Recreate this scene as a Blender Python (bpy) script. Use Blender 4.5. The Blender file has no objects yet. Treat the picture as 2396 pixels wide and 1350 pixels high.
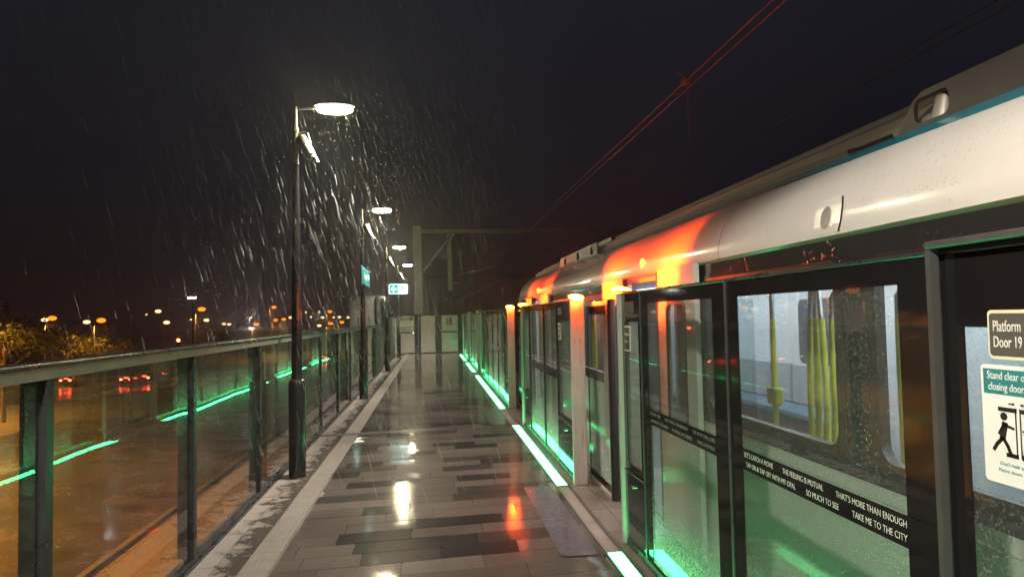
import bpy, math, random
from mathutils import Vector, Matrix
from mathutils.geometry import tessellate_polygon
R = math.radians
scene = bpy.context.scene
col = scene.collection
rng = random.Random(7)

# ------------------------------------------------------------------ camera
H = 1.65
FPX = 1550.0                       # focal length in photo pixels (2396 wide)
cam_data = bpy.data.cameras.new("camera")
cam = bpy.data.objects.new("camera", cam_data)
col.objects.link(cam)
cam_data.sensor_width = 36.0
cam_data.lens = FPX / 2396.0 * 36.0
cam_data.clip_start = 0.05
cam_data.clip_end = 3000
yc = Vector(((1012 - 1198) / FPX, -(745 - 675) / FPX, -1.0)).normalized()   # world Y seen by the camera
zc = Vector((-0.015, 1.0, 0.0)); zc = (zc - yc * zc.dot(yc)).normalized()
xc = yc.cross(zc)
rot = Matrix((xc, yc, zc))         # rows: camera -> world
cam.matrix_world = Matrix.Translation((0, 0, H)) @ rot.to_4x4()
scene.camera = cam

def at(px, py, Y):
    """world point at distance Y along the platform for a place in the photo"""
    d = rot @ Vector(((px - 1198) / FPX, -(py - 675) / FPX, -1.0))
    return Vector((0, 0, H)) + d * (Y / d.y)

# ------------------------------------------------------------------ world (night sky with city glow)
w = bpy.data.worlds.new("World"); scene.world = w; w.use_nodes = True
nt = w.node_tree; nt.nodes.clear()
out = nt.nodes.new("ShaderNodeOutputWorld"); bg = nt.nodes.new("ShaderNodeBackground")
tc = nt.nodes.new("ShaderNodeTexCoord"); sep = nt.nodes.new("ShaderNodeSeparateXYZ")
nt.links.new(tc.outputs["Generated"], sep.inputs[0])
ramp = nt.nodes.new("ShaderNodeValToRGB")
cr = ramp.color_ramp
cr.elements[0].position = 0.0; cr.elements[0].color = (0.028, 0.0090, 0.0050, 1)
cr.elements[1].position = 0.62; cr.elements[1].color = (0.0095, 0.0104, 0.0165, 1)
e = cr.elements.new(0.05); e.color = (0.0150, 0.0062, 0.0066, 1)
e = cr.elements.new(0.17); e.color = (0.0066, 0.0056, 0.0096, 1)
nt.links.new(sep.outputs[2], ramp.inputs[0])
noise = nt.nodes.new("ShaderNodeTexNoise"); noise.inputs["Scale"].default_value = 1.6; noise.inputs["Detail"].default_value = 3
nt.links.new(tc.outputs["Generated"], noise.inputs["Vector"])
mr = nt.nodes.new("ShaderNodeMapRange"); mr.inputs[1].default_value = 0.3; mr.inputs[2].default_value = 0.7
mr.inputs[3].default_value = 0.62; mr.inputs[4].default_value = 1.42
nt.links.new(noise.outputs[0], mr.inputs[0])
nt.links.new(ramp.outputs[0], bg.inputs[0]); nt.links.new(mr.outputs[0], bg.inputs[1])
nt.links.new(bg.outputs[0], out.inputs[0])

# ------------------------------------------------------------------ render / exposure
scene.render.engine = "CYCLES"
scene.view_settings.view_transform = "Standard"
scene.view_settings.look = "None"
scene.view_settings.exposure = 0.0
scene.view_settings.gamma = 1.0
cy = scene.cycles
cy.use_denoising = True
cy.max_bounces = 10; cy.transparent_max_bounces = 24; cy.diffuse_bounces = 2; cy.glossy_bounces = 5
cy.transmission_bounces = 6; cy.volume_bounces = 0
cy.sample_clamp_indirect = 6.0; cy.sample_clamp_direct = 0.0
cy.caustics_reflective = False; cy.caustics_refractive = False
cy.blur_glossy = 0.5

# ------------------------------------------------------------------ helpers
class MB:
    def __init__(s): s.v = []; s.f = []; s.a = []
    def add(s, vs, fs, a=0.0):
        n = len(s.v); s.v += [tuple(p) for p in vs]
        for f in fs: s.f.append([i + n for i in f]); s.a.append(a)
        return s
    def box(s, x0, x1, y0, y1, z0, z1, a=0.0):
        return s.add([(x0,y0,z0),(x1,y0,z0),(x1,y1,z0),(x0,y1,z0),(x0,y0,z1),(x1,y0,z1),(x1,y1,z1),(x0,y1,z1)],
              [(0,3,2,1),(4,5,6,7),(0,1,5,4),(1,2,6,5),(2,3,7,6),(3,0,4,7)], a)
    def bbox(s, x0, x1, y0, y1, z0, z1, b=0.006):
        """box with chamfered vertical and horizontal edges"""
        xs, ys = (x0, x1), (y0, y1)
        def ring(z, i):
            k = i
            return [(x0+k+b,y0+k,z),(x1-k-b,y0+k,z),(x1-k,y0+k+b,z),(x1-k,y1-k-b,z),(x1-k-b,y1-k,z),(x0+k+b,y1-k,z),(x0+k,y1-k-b,z),(x0+k,y0+k+b,z)]
        return s.loft([ring(z0, b), ring(z0+b, 0), ring(z1-b, 0), ring(z1, b)], caps=True)
    def loft(s, rings, caps=False, close=True):
        n = len(rings[0]); vs = [p for r in rings for p in r]; fs = []
        for i in range(len(rings)-1):
            for j in range(n if close else n-1):
                k = (j+1) % n
                fs.append((i*n+j, i*n+k, (i+1)*n+k, (i+1)*n+j))
        if caps:
            fs.append(tuple(reversed(range(n)))); fs.append(tuple((len(rings)-1)*n+j for j in range(n)))
        return s.add(vs, fs)
    def tube(s, pts, r, n=8, caps=True):
        pts = [Vector(p) for p in pts]
        rs = r if isinstance(r, (list, tuple)) else [r]*len(pts)
        rings = []
        t0 = (pts[1]-pts[0]).normalized()
        u = t0.orthogonal().normalized()
        for i, p in enumerate(pts):
            t = (pts[min(i+1, len(pts)-1)] - pts[max(i-1, 0)])
            t = t.normalized() if t.length > 1e-9 else t0
            u = (u - t*u.dot(t)); u = u.normalized() if u.length > 1e-6 else t.orthogonal().normalized()
            v = t.cross(u)
            rings.append([p + (u*math.cos(2*math.pi*j/n) + v*math.sin(2*math.pi*j/n))*rs[i] for j in range(n)])
        return s.loft(rings, caps=caps)
    def ell(s, c, rx, ry, rz, n=16, m=10, tilt=0.0):
        rings = []
        ct, st = math.cos(tilt), math.sin(tilt)
        for i in range(m+1):
            th = math.pi*i/m
            rr = max(math.sin(th), 0.02); z = math.cos(th)
            ring = []
            for j in range(n):
                x = rx*rr*math.cos(2*math.pi*j/n); y = ry*rr*math.sin(2*math.pi*j/n); zz = rz*z
                ring.append((c[0]+x*ct-zz*st, c[1]+y, c[2]+x*st+zz*ct))
            rings.append(ring)
        return s.loft(list(reversed(rings)), caps=True)
    def plate(s, outer, holes, fmap, d):
        """flat plate with holes: 2D outlines, fmap(u, v, w) -> point, thickness d along w"""
        loops = [outer] + list(holes)
        polys = [[Vector((p[0], p[1], 0)) for p in l] for l in loops]
        tris = tessellate_polygon(polys)
        flat = [p for l in loops for p in l]; n = len(flat)
        vs = [fmap(p[0], p[1], 0.0) for p in flat] + [fmap(p[0], p[1], d) for p in flat]
        fs = [tuple(t) for t in tris] + [tuple(i+n for i in reversed(t)) for t in tris]
        o = 0
        for l in loops:
            m = len(l)
            for i in range(m):
                j = (i+1) % m
                fs.append((o+i, o+j, o+j+n, o+i+n))
            o += m
        return s.add(vs, fs)
    def ribbon(s, pts, wdt, fmap, d):
        """thick polyline in 2D"""
        for a, b in zip(pts[:-1], pts[1:]):
            a, b = Vector(a), Vector(b); t = (b-a).normalized(); nn = Vector((-t.y, t.x))*wdt/2
            a2, b2 = a - t*wdt*0.3, b + t*wdt*0.3
            s.plate([a2+nn, a2-nn, b2-nn, b2+nn], [], fmap, d)
        return s
    def build(s, name, mat, parent=None, smooth=False, attr=None, fix=True):
        me = bpy.data.meshes.new(name)
        me.from_pydata(s.v, [], s.f)
        if fix:
            import bmesh
            bm = bmesh.new(); bm.from_mesh(me)
            bmesh.ops.recalc_face_normals(bm, faces=bm.faces[:]); bm.to_mesh(me); bm.free()
        if attr:
            at_ = me.attributes.new(attr, 'FLOAT', 'FACE'); at_.data.foreach_set("value", s.a)
        if smooth:
            me.polygons.foreach_set("use_smooth", [True]*len(me.polygons))
            try: me.set_sharp_from_angle(angle=R(40))
            except Exception: pass
        me.materials.append(mat)
        o = bpy.data.objects.new(name, me); col.objects.link(o)
        if parent is not None: o.parent = parent
        return o

def circ(cx, cy_, r, n=20, ry=None):
    ry = ry or r
    return [(cx + r*math.cos(2*math.pi*i/n), cy_ + ry*math.sin(2*math.pi*i/n)) for i in range(n)]
def rrect(x0, x1, y0, y1, r, n=6):
    p = []
    for cx, cy_, a0 in ((x1-r, y1-r, 0), (x0+r, y1-r, 90), (x0+r, y0+r, 180), (x1-r, y0+r, 270)):
        for i in range(n+1):
            a = R(a0 + 90*i/n); p.append((cx + r*math.cos(a), cy_ + r*math.sin(a)))
    return p
def rect(x0, x1, y0, y1): return [(x0,y0),(x1,y0),(x1,y1),(x0,y1)]

def tag(o, label=None, cat=None, group=None, kind=None):
    if label: o["label"] = label
    if cat: o["category"] = cat
    if group: o["group"] = group
    if kind: o["kind"] = kind
    return o
def thing(name, label, cat, loc=(0,0,0), group=None, rz=0.0):
    o = bpy.data.objects.new(name, None); col.objects.link(o); o.empty_display_size = 0.2
    o.location = loc; o.rotation_euler = (0, 0, rz)
    return tag(o, label, cat, group)
def copy_tree(o, parent=None):
    c = o.copy(); col.objects.link(c)
    if parent is not None: c.parent = parent
    for ch in list(o.children): copy_tree(ch, c)
    return c
def text(body, size, name, mat, parent, origin, ux, uy, extrude=0.0008, align='LEFT', sx=1.0, thin=0.0):
    """lettering as a mesh: ux/uy are the reading and the up direction"""
    cu = bpy.data.curves.new(name, 'FONT'); cu.body = body; cu.size = size; cu.extrude = extrude; cu.offset = thin*size
    cu.align_x = align; cu.align_y = 'CENTER'; cu.resolution_u = 3
    tmp = bpy.data.objects.new(name, cu)
    me = bpy.data.meshes.new_from_object(tmp)
    ux, uy = Vector(ux).normalized(), Vector(uy).normalized(); uz = ux.cross(uy)
    M = Matrix((ux*sx, uy, uz)).transposed().to_4x4(); M.translation = Vector(origin)
    me.transform(M); me.materials.clear(); me.materials.append(mat); me.name = name
    bpy.data.objects.remove(tmp); bpy.data.curves.remove(cu)
    o = bpy.data.objects.new(name, me); col.objects.link(o)
    if parent is not None: o.parent = parent
    return o

# ------------------------------------------------------------------ materials
def N(nt, t, **kw):
    n = nt.nodes.new(t)
    for k, v in kw.items(): n.inputs[k].default_value = v
    return n
def pmat(name, c, rough=0.5, metal=0.0, var=0.25, nscale=6.0, bump=0.0, bscale=60.0, rvar=0.0, ior=1.45, coat=0.0, stretch=None):
    m = bpy.data.materials.new(name); m.use_nodes = True; nt = m.node_tree
    p = nt.nodes["Principled BSDF"]
    p.inputs["Roughness"].default_value = rough; p.inputs["Metallic"].default_value = metal
    p.inputs["IOR"].default_value = ior
    p.inputs["Coat Weight"].default_value = coat; p.inputs["Coat Roughness"].default_value = 0.04
    t = N(nt, "ShaderNodeTexCoord"); vec = t.outputs["Object"]
    if stretch:
        mp = N(nt, "ShaderNodeMapping"); mp.inputs["Scale"].default_value = stretch
        nt.links.new(vec, mp.inputs[0]); vec = mp.outputs[0]
    no = N(nt, "ShaderNodeTexNoise", Scale=nscale, Detail=5.0, Roughness=0.6)
    nt.links.new(vec, no.inputs["Vector"])
    mx = N(nt, "ShaderNodeMix"); mx.data_type = 'RGBA'
    mx.inputs[6].default_value = (*[x*(1-var) for x in c], 1); mx.inputs[7].default_value = (*[min(x*(1+var), 1) for x in c], 1)
    r_ = N(nt, "ShaderNodeMapRange"); r_.inputs[1].default_value = 0.3; r_.inputs[2].default_value = 0.7
    nt.links.new(no.outputs[0], r_.inputs[0]); nt.links.new(r_.outputs[0], mx.inputs[0])
    nt.links.new(mx.outputs[2], p.inputs["Base Color"])
    if rvar:
        r2 = N(nt, "ShaderNodeMapRange"); r2.inputs[1].default_value = 0.35; r2.inputs[2].default_value = 0.65
        r2.inputs[3].default_value = max(rough-rvar, 0.02); r2.inputs[4].default_value = rough+rvar
        nt.links.new(no.outputs[0], r2.inputs[0]); nt.links.new(r2.outputs[0], p.inputs["Roughness"])
    if bump:
        nb = N(nt, "ShaderNodeTexNoise", Scale=bscale, Detail=3.0); nt.links.new(t.outputs["Object"], nb.inputs["Vector"])
        b = N(nt, "ShaderNodeBump", Strength=bump, Distance=0.01); nt.links.new(nb.outputs[0], b.inputs["Height"])
        nt.links.new(b.outputs[0], p.inputs["Normal"])
    return m
def emat(name, c, s, back=True):
    m = bpy.data.materials.new(name); m.use_nodes = True; nt = m.node_tree; nt.nodes.clear()
    o = nt.nodes.new("ShaderNodeOutputMaterial"); e = N(nt, "ShaderNodeEmission", Color=(*c, 1), Strength=s)
    nt.links.new(e.outputs[0], o.inputs[0]); return m
def drops(nt, vec, scale, keep):
    """rain drops on a surface: a height field of small round beads, some cells only"""
    vo = N(nt, "ShaderNodeTexVoronoi", Scale=scale, Randomness=1.0); nt.links.new(vec, vo.inputs["Vector"])
    hr = N(nt, "ShaderNodeMapRange"); hr.inputs[1].default_value = 0.05; hr.inputs[2].default_value = 0.38
    hr.inputs[3].default_value = 1.0; hr.inputs[4].default_value = 0.0
    nt.links.new(vo.outputs["Distance"], hr.inputs[0])
    sp = N(nt, "ShaderNodeSeparateColor"); nt.links.new(vo.outputs["Color"], sp.inputs[0])
    th = N(nt, "ShaderNodeMath"); th.operation = 'LESS_THAN'; th.inputs[1].default_value = keep
    nt.links.new(sp.outputs[0], th.inputs[0])
    ml = N(nt, "ShaderNodeMath"); ml.operation = 'MULTIPLY'
    nt.links.new(hr.outputs[0], ml.inputs[0]); nt.links.new(th.outputs[0], ml.inputs[1])
    return ml.outputs[0]
def glass(name, tint, refl=1.0, film=0.05, dscale=70.0, keep=0.35, dbump=0.4, filmcol=(0.6,0.62,0.6), glow_film=0.0):
    """thin pane: tinted transparency + mirror reflection by angle + a thin film of rain drops"""
    m = bpy.data.materials.new(name); m.use_nodes = True; nt = m.node_tree; nt.nodes.clear()
    o = nt.nodes.new("ShaderNodeOutputMaterial"); tr = N(nt, "ShaderNodeBsdfTransparent", Color=(*tint, 1))
    gl = N(nt, "ShaderNodeBsdfGlossy", Color=(1,1,1,1), Roughness=0.015)
    fr = N(nt, "ShaderNodeFresnel", IOR=1.5)
    t = N(nt, "ShaderNodeTexCoord")
    d = drops(nt, t.outputs["Object"], dscale, keep)
    b = N(nt, "ShaderNodeBump", Strength=dbump, Distance=0.004); nt.links.new(d, b.inputs["Height"])
    big = N(nt, "ShaderNodeTexNoise", Scale=0.9, Detail=1.0); nt.links.new(t.outputs["Object"], big.inputs["Vector"])
    b2 = N(nt, "ShaderNodeBump", Strength=0.012, Distance=0.3); nt.links.new(big.outputs[0], b2.inputs["Height"])
    nt.links.new(b.outputs[0], b2.inputs["Normal"]); nt.links.new(b2.outputs[0], gl.inputs["Normal"])
    ge = N(nt, "ShaderNodeNewGeometry")
    ff = N(nt, "ShaderNodeMath"); ff.operation = 'MULTIPLY_ADD'; ff.inputs[1].default_value = -refl; ff.inputs[2].default_value = refl
    nt.links.new(ge.outputs["Backfacing"], ff.inputs[0])          # the second face of a pane adds nothing
    fm = N(nt, "ShaderNodeMath"); fm.operation = 'MULTIPLY'; fm.use_clamp = True
    nt.links.new(fr.outputs[0], fm.inputs[0]); nt.links.new(ff.outputs[0], fm.inputs[1])
    mx = N(nt, "ShaderNodeMixShader"); nt.links.new(fm.outputs[0], mx.inputs[0])
    nt.links.new(tr.outputs[0], mx.inputs[1]); nt.links.new(gl.outputs[0], mx.inputs[2])
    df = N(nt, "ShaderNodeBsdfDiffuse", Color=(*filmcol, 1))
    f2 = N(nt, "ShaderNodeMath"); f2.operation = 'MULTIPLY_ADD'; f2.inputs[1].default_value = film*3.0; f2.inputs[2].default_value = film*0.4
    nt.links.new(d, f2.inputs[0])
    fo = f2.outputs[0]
    if glow_film:                                            # drop film thickened toward the floor to strengthen the strips' green glow
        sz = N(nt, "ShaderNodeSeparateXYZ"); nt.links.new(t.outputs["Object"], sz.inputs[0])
        zr = N(nt, "ShaderNodeMapRange"); zr.inputs[1].default_value = 0.0; zr.inputs[2].default_value = 0.75; zr.inputs[3].default_value = glow_film; zr.inputs[4].default_value = 1.0
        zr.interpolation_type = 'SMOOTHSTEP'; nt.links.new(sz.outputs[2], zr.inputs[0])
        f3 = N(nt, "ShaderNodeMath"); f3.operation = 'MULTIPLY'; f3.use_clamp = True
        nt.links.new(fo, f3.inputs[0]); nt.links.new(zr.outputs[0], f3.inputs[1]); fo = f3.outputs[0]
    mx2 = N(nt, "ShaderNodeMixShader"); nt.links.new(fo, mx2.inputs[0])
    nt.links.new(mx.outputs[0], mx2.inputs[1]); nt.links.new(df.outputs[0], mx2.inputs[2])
    nt.links.new(mx2.outputs[0], o.inputs[0]); return m
def wet_paint(name, c, rough=0.22, var=0.05, dscale=55.0, keep=0.4, dbump=0.25, metal=0.0):
    """glossy paint with rain beads"""
    m = pmat(name, c, rough, metal, var, 2.5, coat=0.6); nt = m.node_tree; p = nt.nodes["Principled BSDF"]
    t = N(nt, "ShaderNodeTexCoord"); d = drops(nt, t.outputs["Object"], dscale, keep)
    ms = N(nt, "ShaderNodeTexNoise", Scale=2.2, Detail=4.0); nt.links.new(t.outputs["Object"], ms.inputs["Vector"])
    mk = N(nt, "ShaderNodeMapRange"); mk.inputs[1].default_value = 0.46; mk.inputs[2].default_value = 0.52; nt.links.new(ms.outputs[0], mk.inputs[0])
    mm = N(nt, "ShaderNodeMath"); mm.operation = 'MULTIPLY'; nt.links.new(d, mm.inputs[0]); nt.links.new(mk.outputs[0], mm.inputs[1])
    b = N(nt, "ShaderNodeBump", Strength=dbump, Distance=0.006); nt.links.new(mm.outputs[0], b.inputs["Height"])
    nt.links.new(b.outputs[0], p.inputs["Normal"]); nt.links.new(b.outputs[0], p.inputs["Coat Normal"])
    return m

M = {}
M['dark_metal'] = pmat('dark_metal', (0.036, 0.038, 0.043), 0.30, 0.3, 0.25, 8, bump=0.05, bscale=140, rvar=0.08)
M['rail_metal'] = pmat('rail_metal', (0.022, 0.023, 0.026), 0.34, 0.3, 0.3, 12, bump=0.25, bscale=90, rvar=0.12)
M['black_paint'] = pmat('black_paint', (0.016, 0.014, 0.016), 0.16, 0.0, 0.2, 8, bump=0.03, bscale=120, coat=0.4)
M['grey_paint'] = pmat('grey_paint', (0.42, 0.41, 0.39), 0.35, 0.0, 0.1, 5, bump=0.04, bscale=120)
M['lamp_paint'] = pmat('lamp_paint', (0.13, 0.128, 0.12), 0.35, 0.1, 0.15, 6)
M['alu'] = pmat('alu', (0.50, 0.47, 0.45), 0.33, 0.35, 0.10, 10, bump=0.02, bscale=200, rvar=0.06, stretch=(6, 6, 0.6))
M['far_glass'] = pmat('far_glass', (0.10, 0.105, 0.115), 0.10, 0.0, 0.3, 3)
M['gate_metal'] = pmat('gate_metal', (0.50, 0.48, 0.45), 0.20, 0.25, 0.12, 7, bump=0.22, bscale=60, rvar=0.06)
M['alu_trim'] = pmat('alu_trim', (0.095, 0.093, 0.095), 0.33, 0.4, 0.12, 10)
M['frit'] = pmat('frit', (0.010, 0.009, 0.010), 0.06, 0.0, 0.2, 5, bump=0.01, bscale=40)
M['rubber'] = pmat('rubber', (0.014, 0.013, 0.013), 0.38, 0.0, 0.2, 12)
M['white_letter'] = pmat('white_letter', (0.72, 0.72, 0.70), 0.5, 0, 0.05)
M['faint_letter'] = pmat('faint_letter', (0.24, 0.24, 0.23), 0.5, 0, 0.05)
M['psd_glass'] = glass('psd_glass', (0.80, 0.84, 0.82), 1.0, 0.070, 95.0, 0.55, 0.35, glow_film=10.0)
M['fence_glass'] = glass('fence_glass', (0.84, 0.83, 0.76), 1.25, 0.050, 70.0, 0.35, 0.20)
M['train_glass'] = glass('train_glass', (0.80, 0.84, 0.86), 0.9, 0.03, 90.0, 0.35, 0.3)
M['train_white'] = wet_paint('train_white', (0.64, 0.62, 0.61), 0.22, keep=0.5, dbump=0.4)
M['train_teal'] = wet_paint('train_teal', (0.018, 0.200, 0.290), 0.25)
M['train_dark'] = wet_paint('train_dark', (0.022, 0.021, 0.022), 0.16, keep=0.5, dbump=0.4)
M['roof_metal'] = pmat('roof_metal', (0.46, 0.43, 0.37), 0.32, 0.25, 0.08, 3, stretch=(3, .3, 3))
M['roof_box'] = pmat('roof_box', (0.040, 0.036, 0.035), 0.4, 0.1, 0.15, 3)
M['interior_white'] = pmat('interior_white', (0.66, 0.68, 0.70), 0.4, 0, 0.04)
M['seat_blue'] = pmat('seat_blue', (0.10, 0.17, 0.23), 0.7, 0, 0.3, 60)
M['seat_grey'] = pmat('seat_grey', (0.33, 0.37, 0.40), 0.45, 0, 0.1)
M['pole_yellow'] = pmat('pole_yellow', (0.52, 0.49, 0.035), 0.35, 0, 0.06)
M['steel'] = pmat('steel', (0.55, 0.55, 0.56), 0.25, 0.9, 0.06)
M['galv'] = pmat('galv', (0.34, 0.33, 0.31), 0.5, 0.3, 0.25, 4)
M['wire'] = pmat('wire', (0.12, 0.10, 0.095), 0.45, 0.2, 0.2, 4)
M['rail_edge'] = pmat('rail_edge', (0.17, 0.185, 0.175), 0.35, 0.1, 0.15, 8)
M['grate'] = pmat('grate', (0.215, 0.195, 0.178), 0.38, 0.2, 0.18, 9, bump=0.08, bscale=200)
M['cladding'] = pmat('cladding', (0.085, 0.085, 0.076), 0.4, 0, 0.12, 1.5)
M['concrete'] = pmat('concrete', (0.16, 0.15, 0.135), 0.6, 0, 0.35, 2, bump=0.2, bscale=30)
M['asphalt'] = pmat('asphalt', (0.070, 0.064, 0.055), 0.22, 0, 0.4, 0.35, bump=0.12, bscale=14, rvar=0.12)
M['paving'] = pmat('paving', (0.30, 0.25, 0.17), 0.30, 0, 0.3, 0.7, bump=0.15, bscale=12, rvar=0.12)
M['grass'] = pmat('grass', (0.105, 0.095, 0.040), 0.75, 0, 0.55, 0.8, bump=0.8, bscale=9)
M['paint_line'] = pmat('paint_line', (0.55, 0.54, 0.50), 0.4, 0, 0.2, 3)
M['bark'] = pmat('bark', (0.10, 0.075, 0.05), 0.8, 0, 0.3, 5)
M['leaf'] = pmat('leaf', (0.085, 0.095, 0.030), 0.55, 0, 0.4, 1.5)
M['sticker'] = pmat('sticker', (0.085, 0.071, 0.092), 0.06, 0, 0.2, 20, bump=0.12, bscale=220)
M['teal_sign'] = pmat('teal_sign', (0.028, 0.205, 0.225), 0.3, 0, 0.05)
M['sign_white'] = pmat('sign_white', (0.78, 0.78, 0.76), 0.35, 0, 0.03)
M['sign_black'] = pmat('sign_black', (0.02, 0.02, 0.02), 0.4, 0, 0.05)
M['sign_red'] = pmat('sign_red', (0.20, 0.018, 0.022), 0.35, 0, 0.05)
M['sign_grey'] = pmat('sign_grey', (0.085, 0.080, 0.072), 0.45, 0, 0.08)
M['cream'] = pmat('cream', (0.72, 0.68, 0.46), 0.4, 0, 0.04)
M['lamp_white'] = emat('lamp_white', (1.0, 0.88, 0.55), 260.0)
M['led'] = emat('led', (0.055, 1.0, 0.27), 24.0)
M['beacon'] = emat('beacon', (1.0, 0.078, 0.004), 260.0)
M['indicator'] = emat('indicator', (1.0, 0.36, 0.04), 7.0)
M['sodium'] = emat('sodium', (1.0, 0.21, 0.010), 3.0)
M['sodium_core'] = emat('sodium_core', (1.0, 0.50, 0.10), 170.0)
M['mercury'] = emat('mercury', (1.0, 0.62, 0.28), 3.0)
M['mercury_core'] = emat('mercury_core', (1.0, 0.86, 0.62), 60.0)
M['tail'] = emat('tail', (1.0, 0.05, 0.025), 70.0)
M['headlamp'] = emat('headlamp', (1.0, 0.95, 0.85), 26.0)
M['exit_green'] = emat('exit_green', (0.0, 0.50, 0.33), 1.5)
M['exit_white'] = emat('exit_white', (0.75, 1.0, 0.96), 4.0)
M['cabin_light'] = emat('cabin_light', (0.88, 0.95, 1.0), 38.0)

def paver_mat():
    m = bpy.data.materials.new('pavers'); m.use_nodes = True; nt = m.node_tree; p = nt.nodes["Principled BSDF"]
    a = N(nt, "ShaderNodeAttribute"); a.attribute_name = 'tone'
    t = N(nt, "ShaderNodeTexCoord")
    cr_ = N(nt, "ShaderNodeValToRGB"); c = cr_.color_ramp
    c.elements[0].color = (0.018, 0.0155, 0.015, 1); c.elements[1].color = (0.142, 0.117, 0.106, 1)
    nt.links.new(a.outputs["Fac"], cr_.inputs[0])
    gr = N(nt, "ShaderNodeTexNoise", Scale=240.0, Detail=2.0); nt.links.new(t.outputs["Object"], gr.inputs["Vector"])
    g2 = N(nt, "ShaderNodeMapRange"); g2.inputs[1].default_value = 0.3; g2.inputs[2].default_value = 0.7; g2.inputs[3].default_value = 0.55; g2.inputs[4].default_value = 1.5
    nt.links.new(gr.outputs[0], g2.inputs[0])
    mx = N(nt, "ShaderNodeMix"); mx.data_type = 'RGBA'; mx.blend_type = 'MULTIPLY'; mx.inputs[0].default_value = 1.0
    sn = N(nt, "ShaderNodeTexNoise", Scale=0.8, Detail=7.0, Roughness=0.7); nt.links.new(t.outputs["Object"], sn.inputs["Vector"])
    s2 = N(nt, "ShaderNodeMapRange"); s2.inputs[1].default_value = 0.32; s2.inputs[2].default_value = 0.68; s2.inputs[3].default_value = 0.62; s2.inputs[4].default_value = 1.30; nt.links.new(sn.outputs[0], s2.inputs[0])
    sp_ = N(nt, "ShaderNodeTexNoise", Scale=85.0, Detail=3.0, Roughness=0.8); nt.links.new(t.outputs["Object"], sp_.inputs["Vector"])
    s3 = N(nt, "ShaderNodeMapRange"); s3.inputs[1].default_value = 0.35; s3.inputs[2].default_value = 0.65; s3.inputs[3].default_value = 0.65; s3.inputs[4].default_value = 1.35; nt.links.new(sp_.outputs[0], s3.inputs[0])
    m1 = N(nt, "ShaderNodeMath"); m1.operation = 'MULTIPLY'; nt.links.new(s2.outputs[0], m1.inputs[0]); nt.links.new(s3.outputs[0], m1.inputs[1])
    m2 = N(nt, "ShaderNodeMath"); m2.operation = 'MULTIPLY'; nt.links.new(m1.outputs[0], m2.inputs[0]); nt.links.new(g2.outputs[0], m2.inputs[1])
    nt.links.new(cr_.outputs[0], mx.inputs[6]); nt.links.new(m2.outputs[0], mx.inputs[7]); nt.links.new(mx.outputs[2], p.inputs["Base Color"])
    pn = N(nt, "ShaderNodeTexNoise", Scale=1.1, Detail=4.0, Roughness=0.55); nt.links.new(t.outputs["Object"], pn.inputs["Vector"])
    rr = N(nt, "ShaderNodeMapRange"); rr.inputs[1].default_value = 0.42; rr.inputs[2].default_value = 0.60; rr.inputs[3].default_value = 0.012; rr.inputs[4].default_value = 0.075
    nt.links.new(pn.outputs[0], rr.inputs[0]); nt.links.new(rr.outputs[0], p.inputs["Coat Roughness"])
    p.inputs["Roughness"].default_value = 0.30; p.inputs["IOR"].default_value = 1.12
    p.inputs["Coat Weight"].default_value = 1.0; p.inputs["Coat IOR"].default_value = 1.36
    st = N(nt, "ShaderNodeMapRange"); st.inputs[1].default_value = 0.42; st.inputs[2].default_value = 0.60; st.inputs[3].default_value = 0.10; st.inputs[4].default_value = 0.55
    nt.links.new(pn.outputs[0], st.inputs[0])
    bn = N(nt, "ShaderNodeTexNoise", Scale=150.0, Detail=2.0); nt.links.new(t.outputs["Object"], bn.inputs["Vector"])
    b = N(nt, "ShaderNodeBump", Distance=0.0022); nt.links.new(bn.outputs[0], b.inputs["Height"]); nt.links.new(st.outputs[0], b.inputs["Strength"])
    nt.links.new(b.outputs[0], p.inputs["Normal"])
    wn = N(nt, "ShaderNodeTexNoise", Scale=26.0, Detail=2.0); nt.links.new(t.outputs["Object"], wn.inputs["Vector"])
    b2 = N(nt, "ShaderNodeBump", Distance=0.0012, Strength=0.12); nt.links.new(wn.outputs[0], b2.inputs["Height"])
    b3 = N(nt, "ShaderNodeBump", Distance=0.0006); nt.links.new(bn.outputs[0], b3.inputs["Height"]); nt.links.new(st.outputs[0], b3.inputs["Strength"])
    nt.links.new(b2.outputs[0], b3.inputs["Normal"]); nt.links.new(b3.outputs[0], p.inputs["Coat Normal"])
    return m
M['pavers'] = paver_mat()
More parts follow.
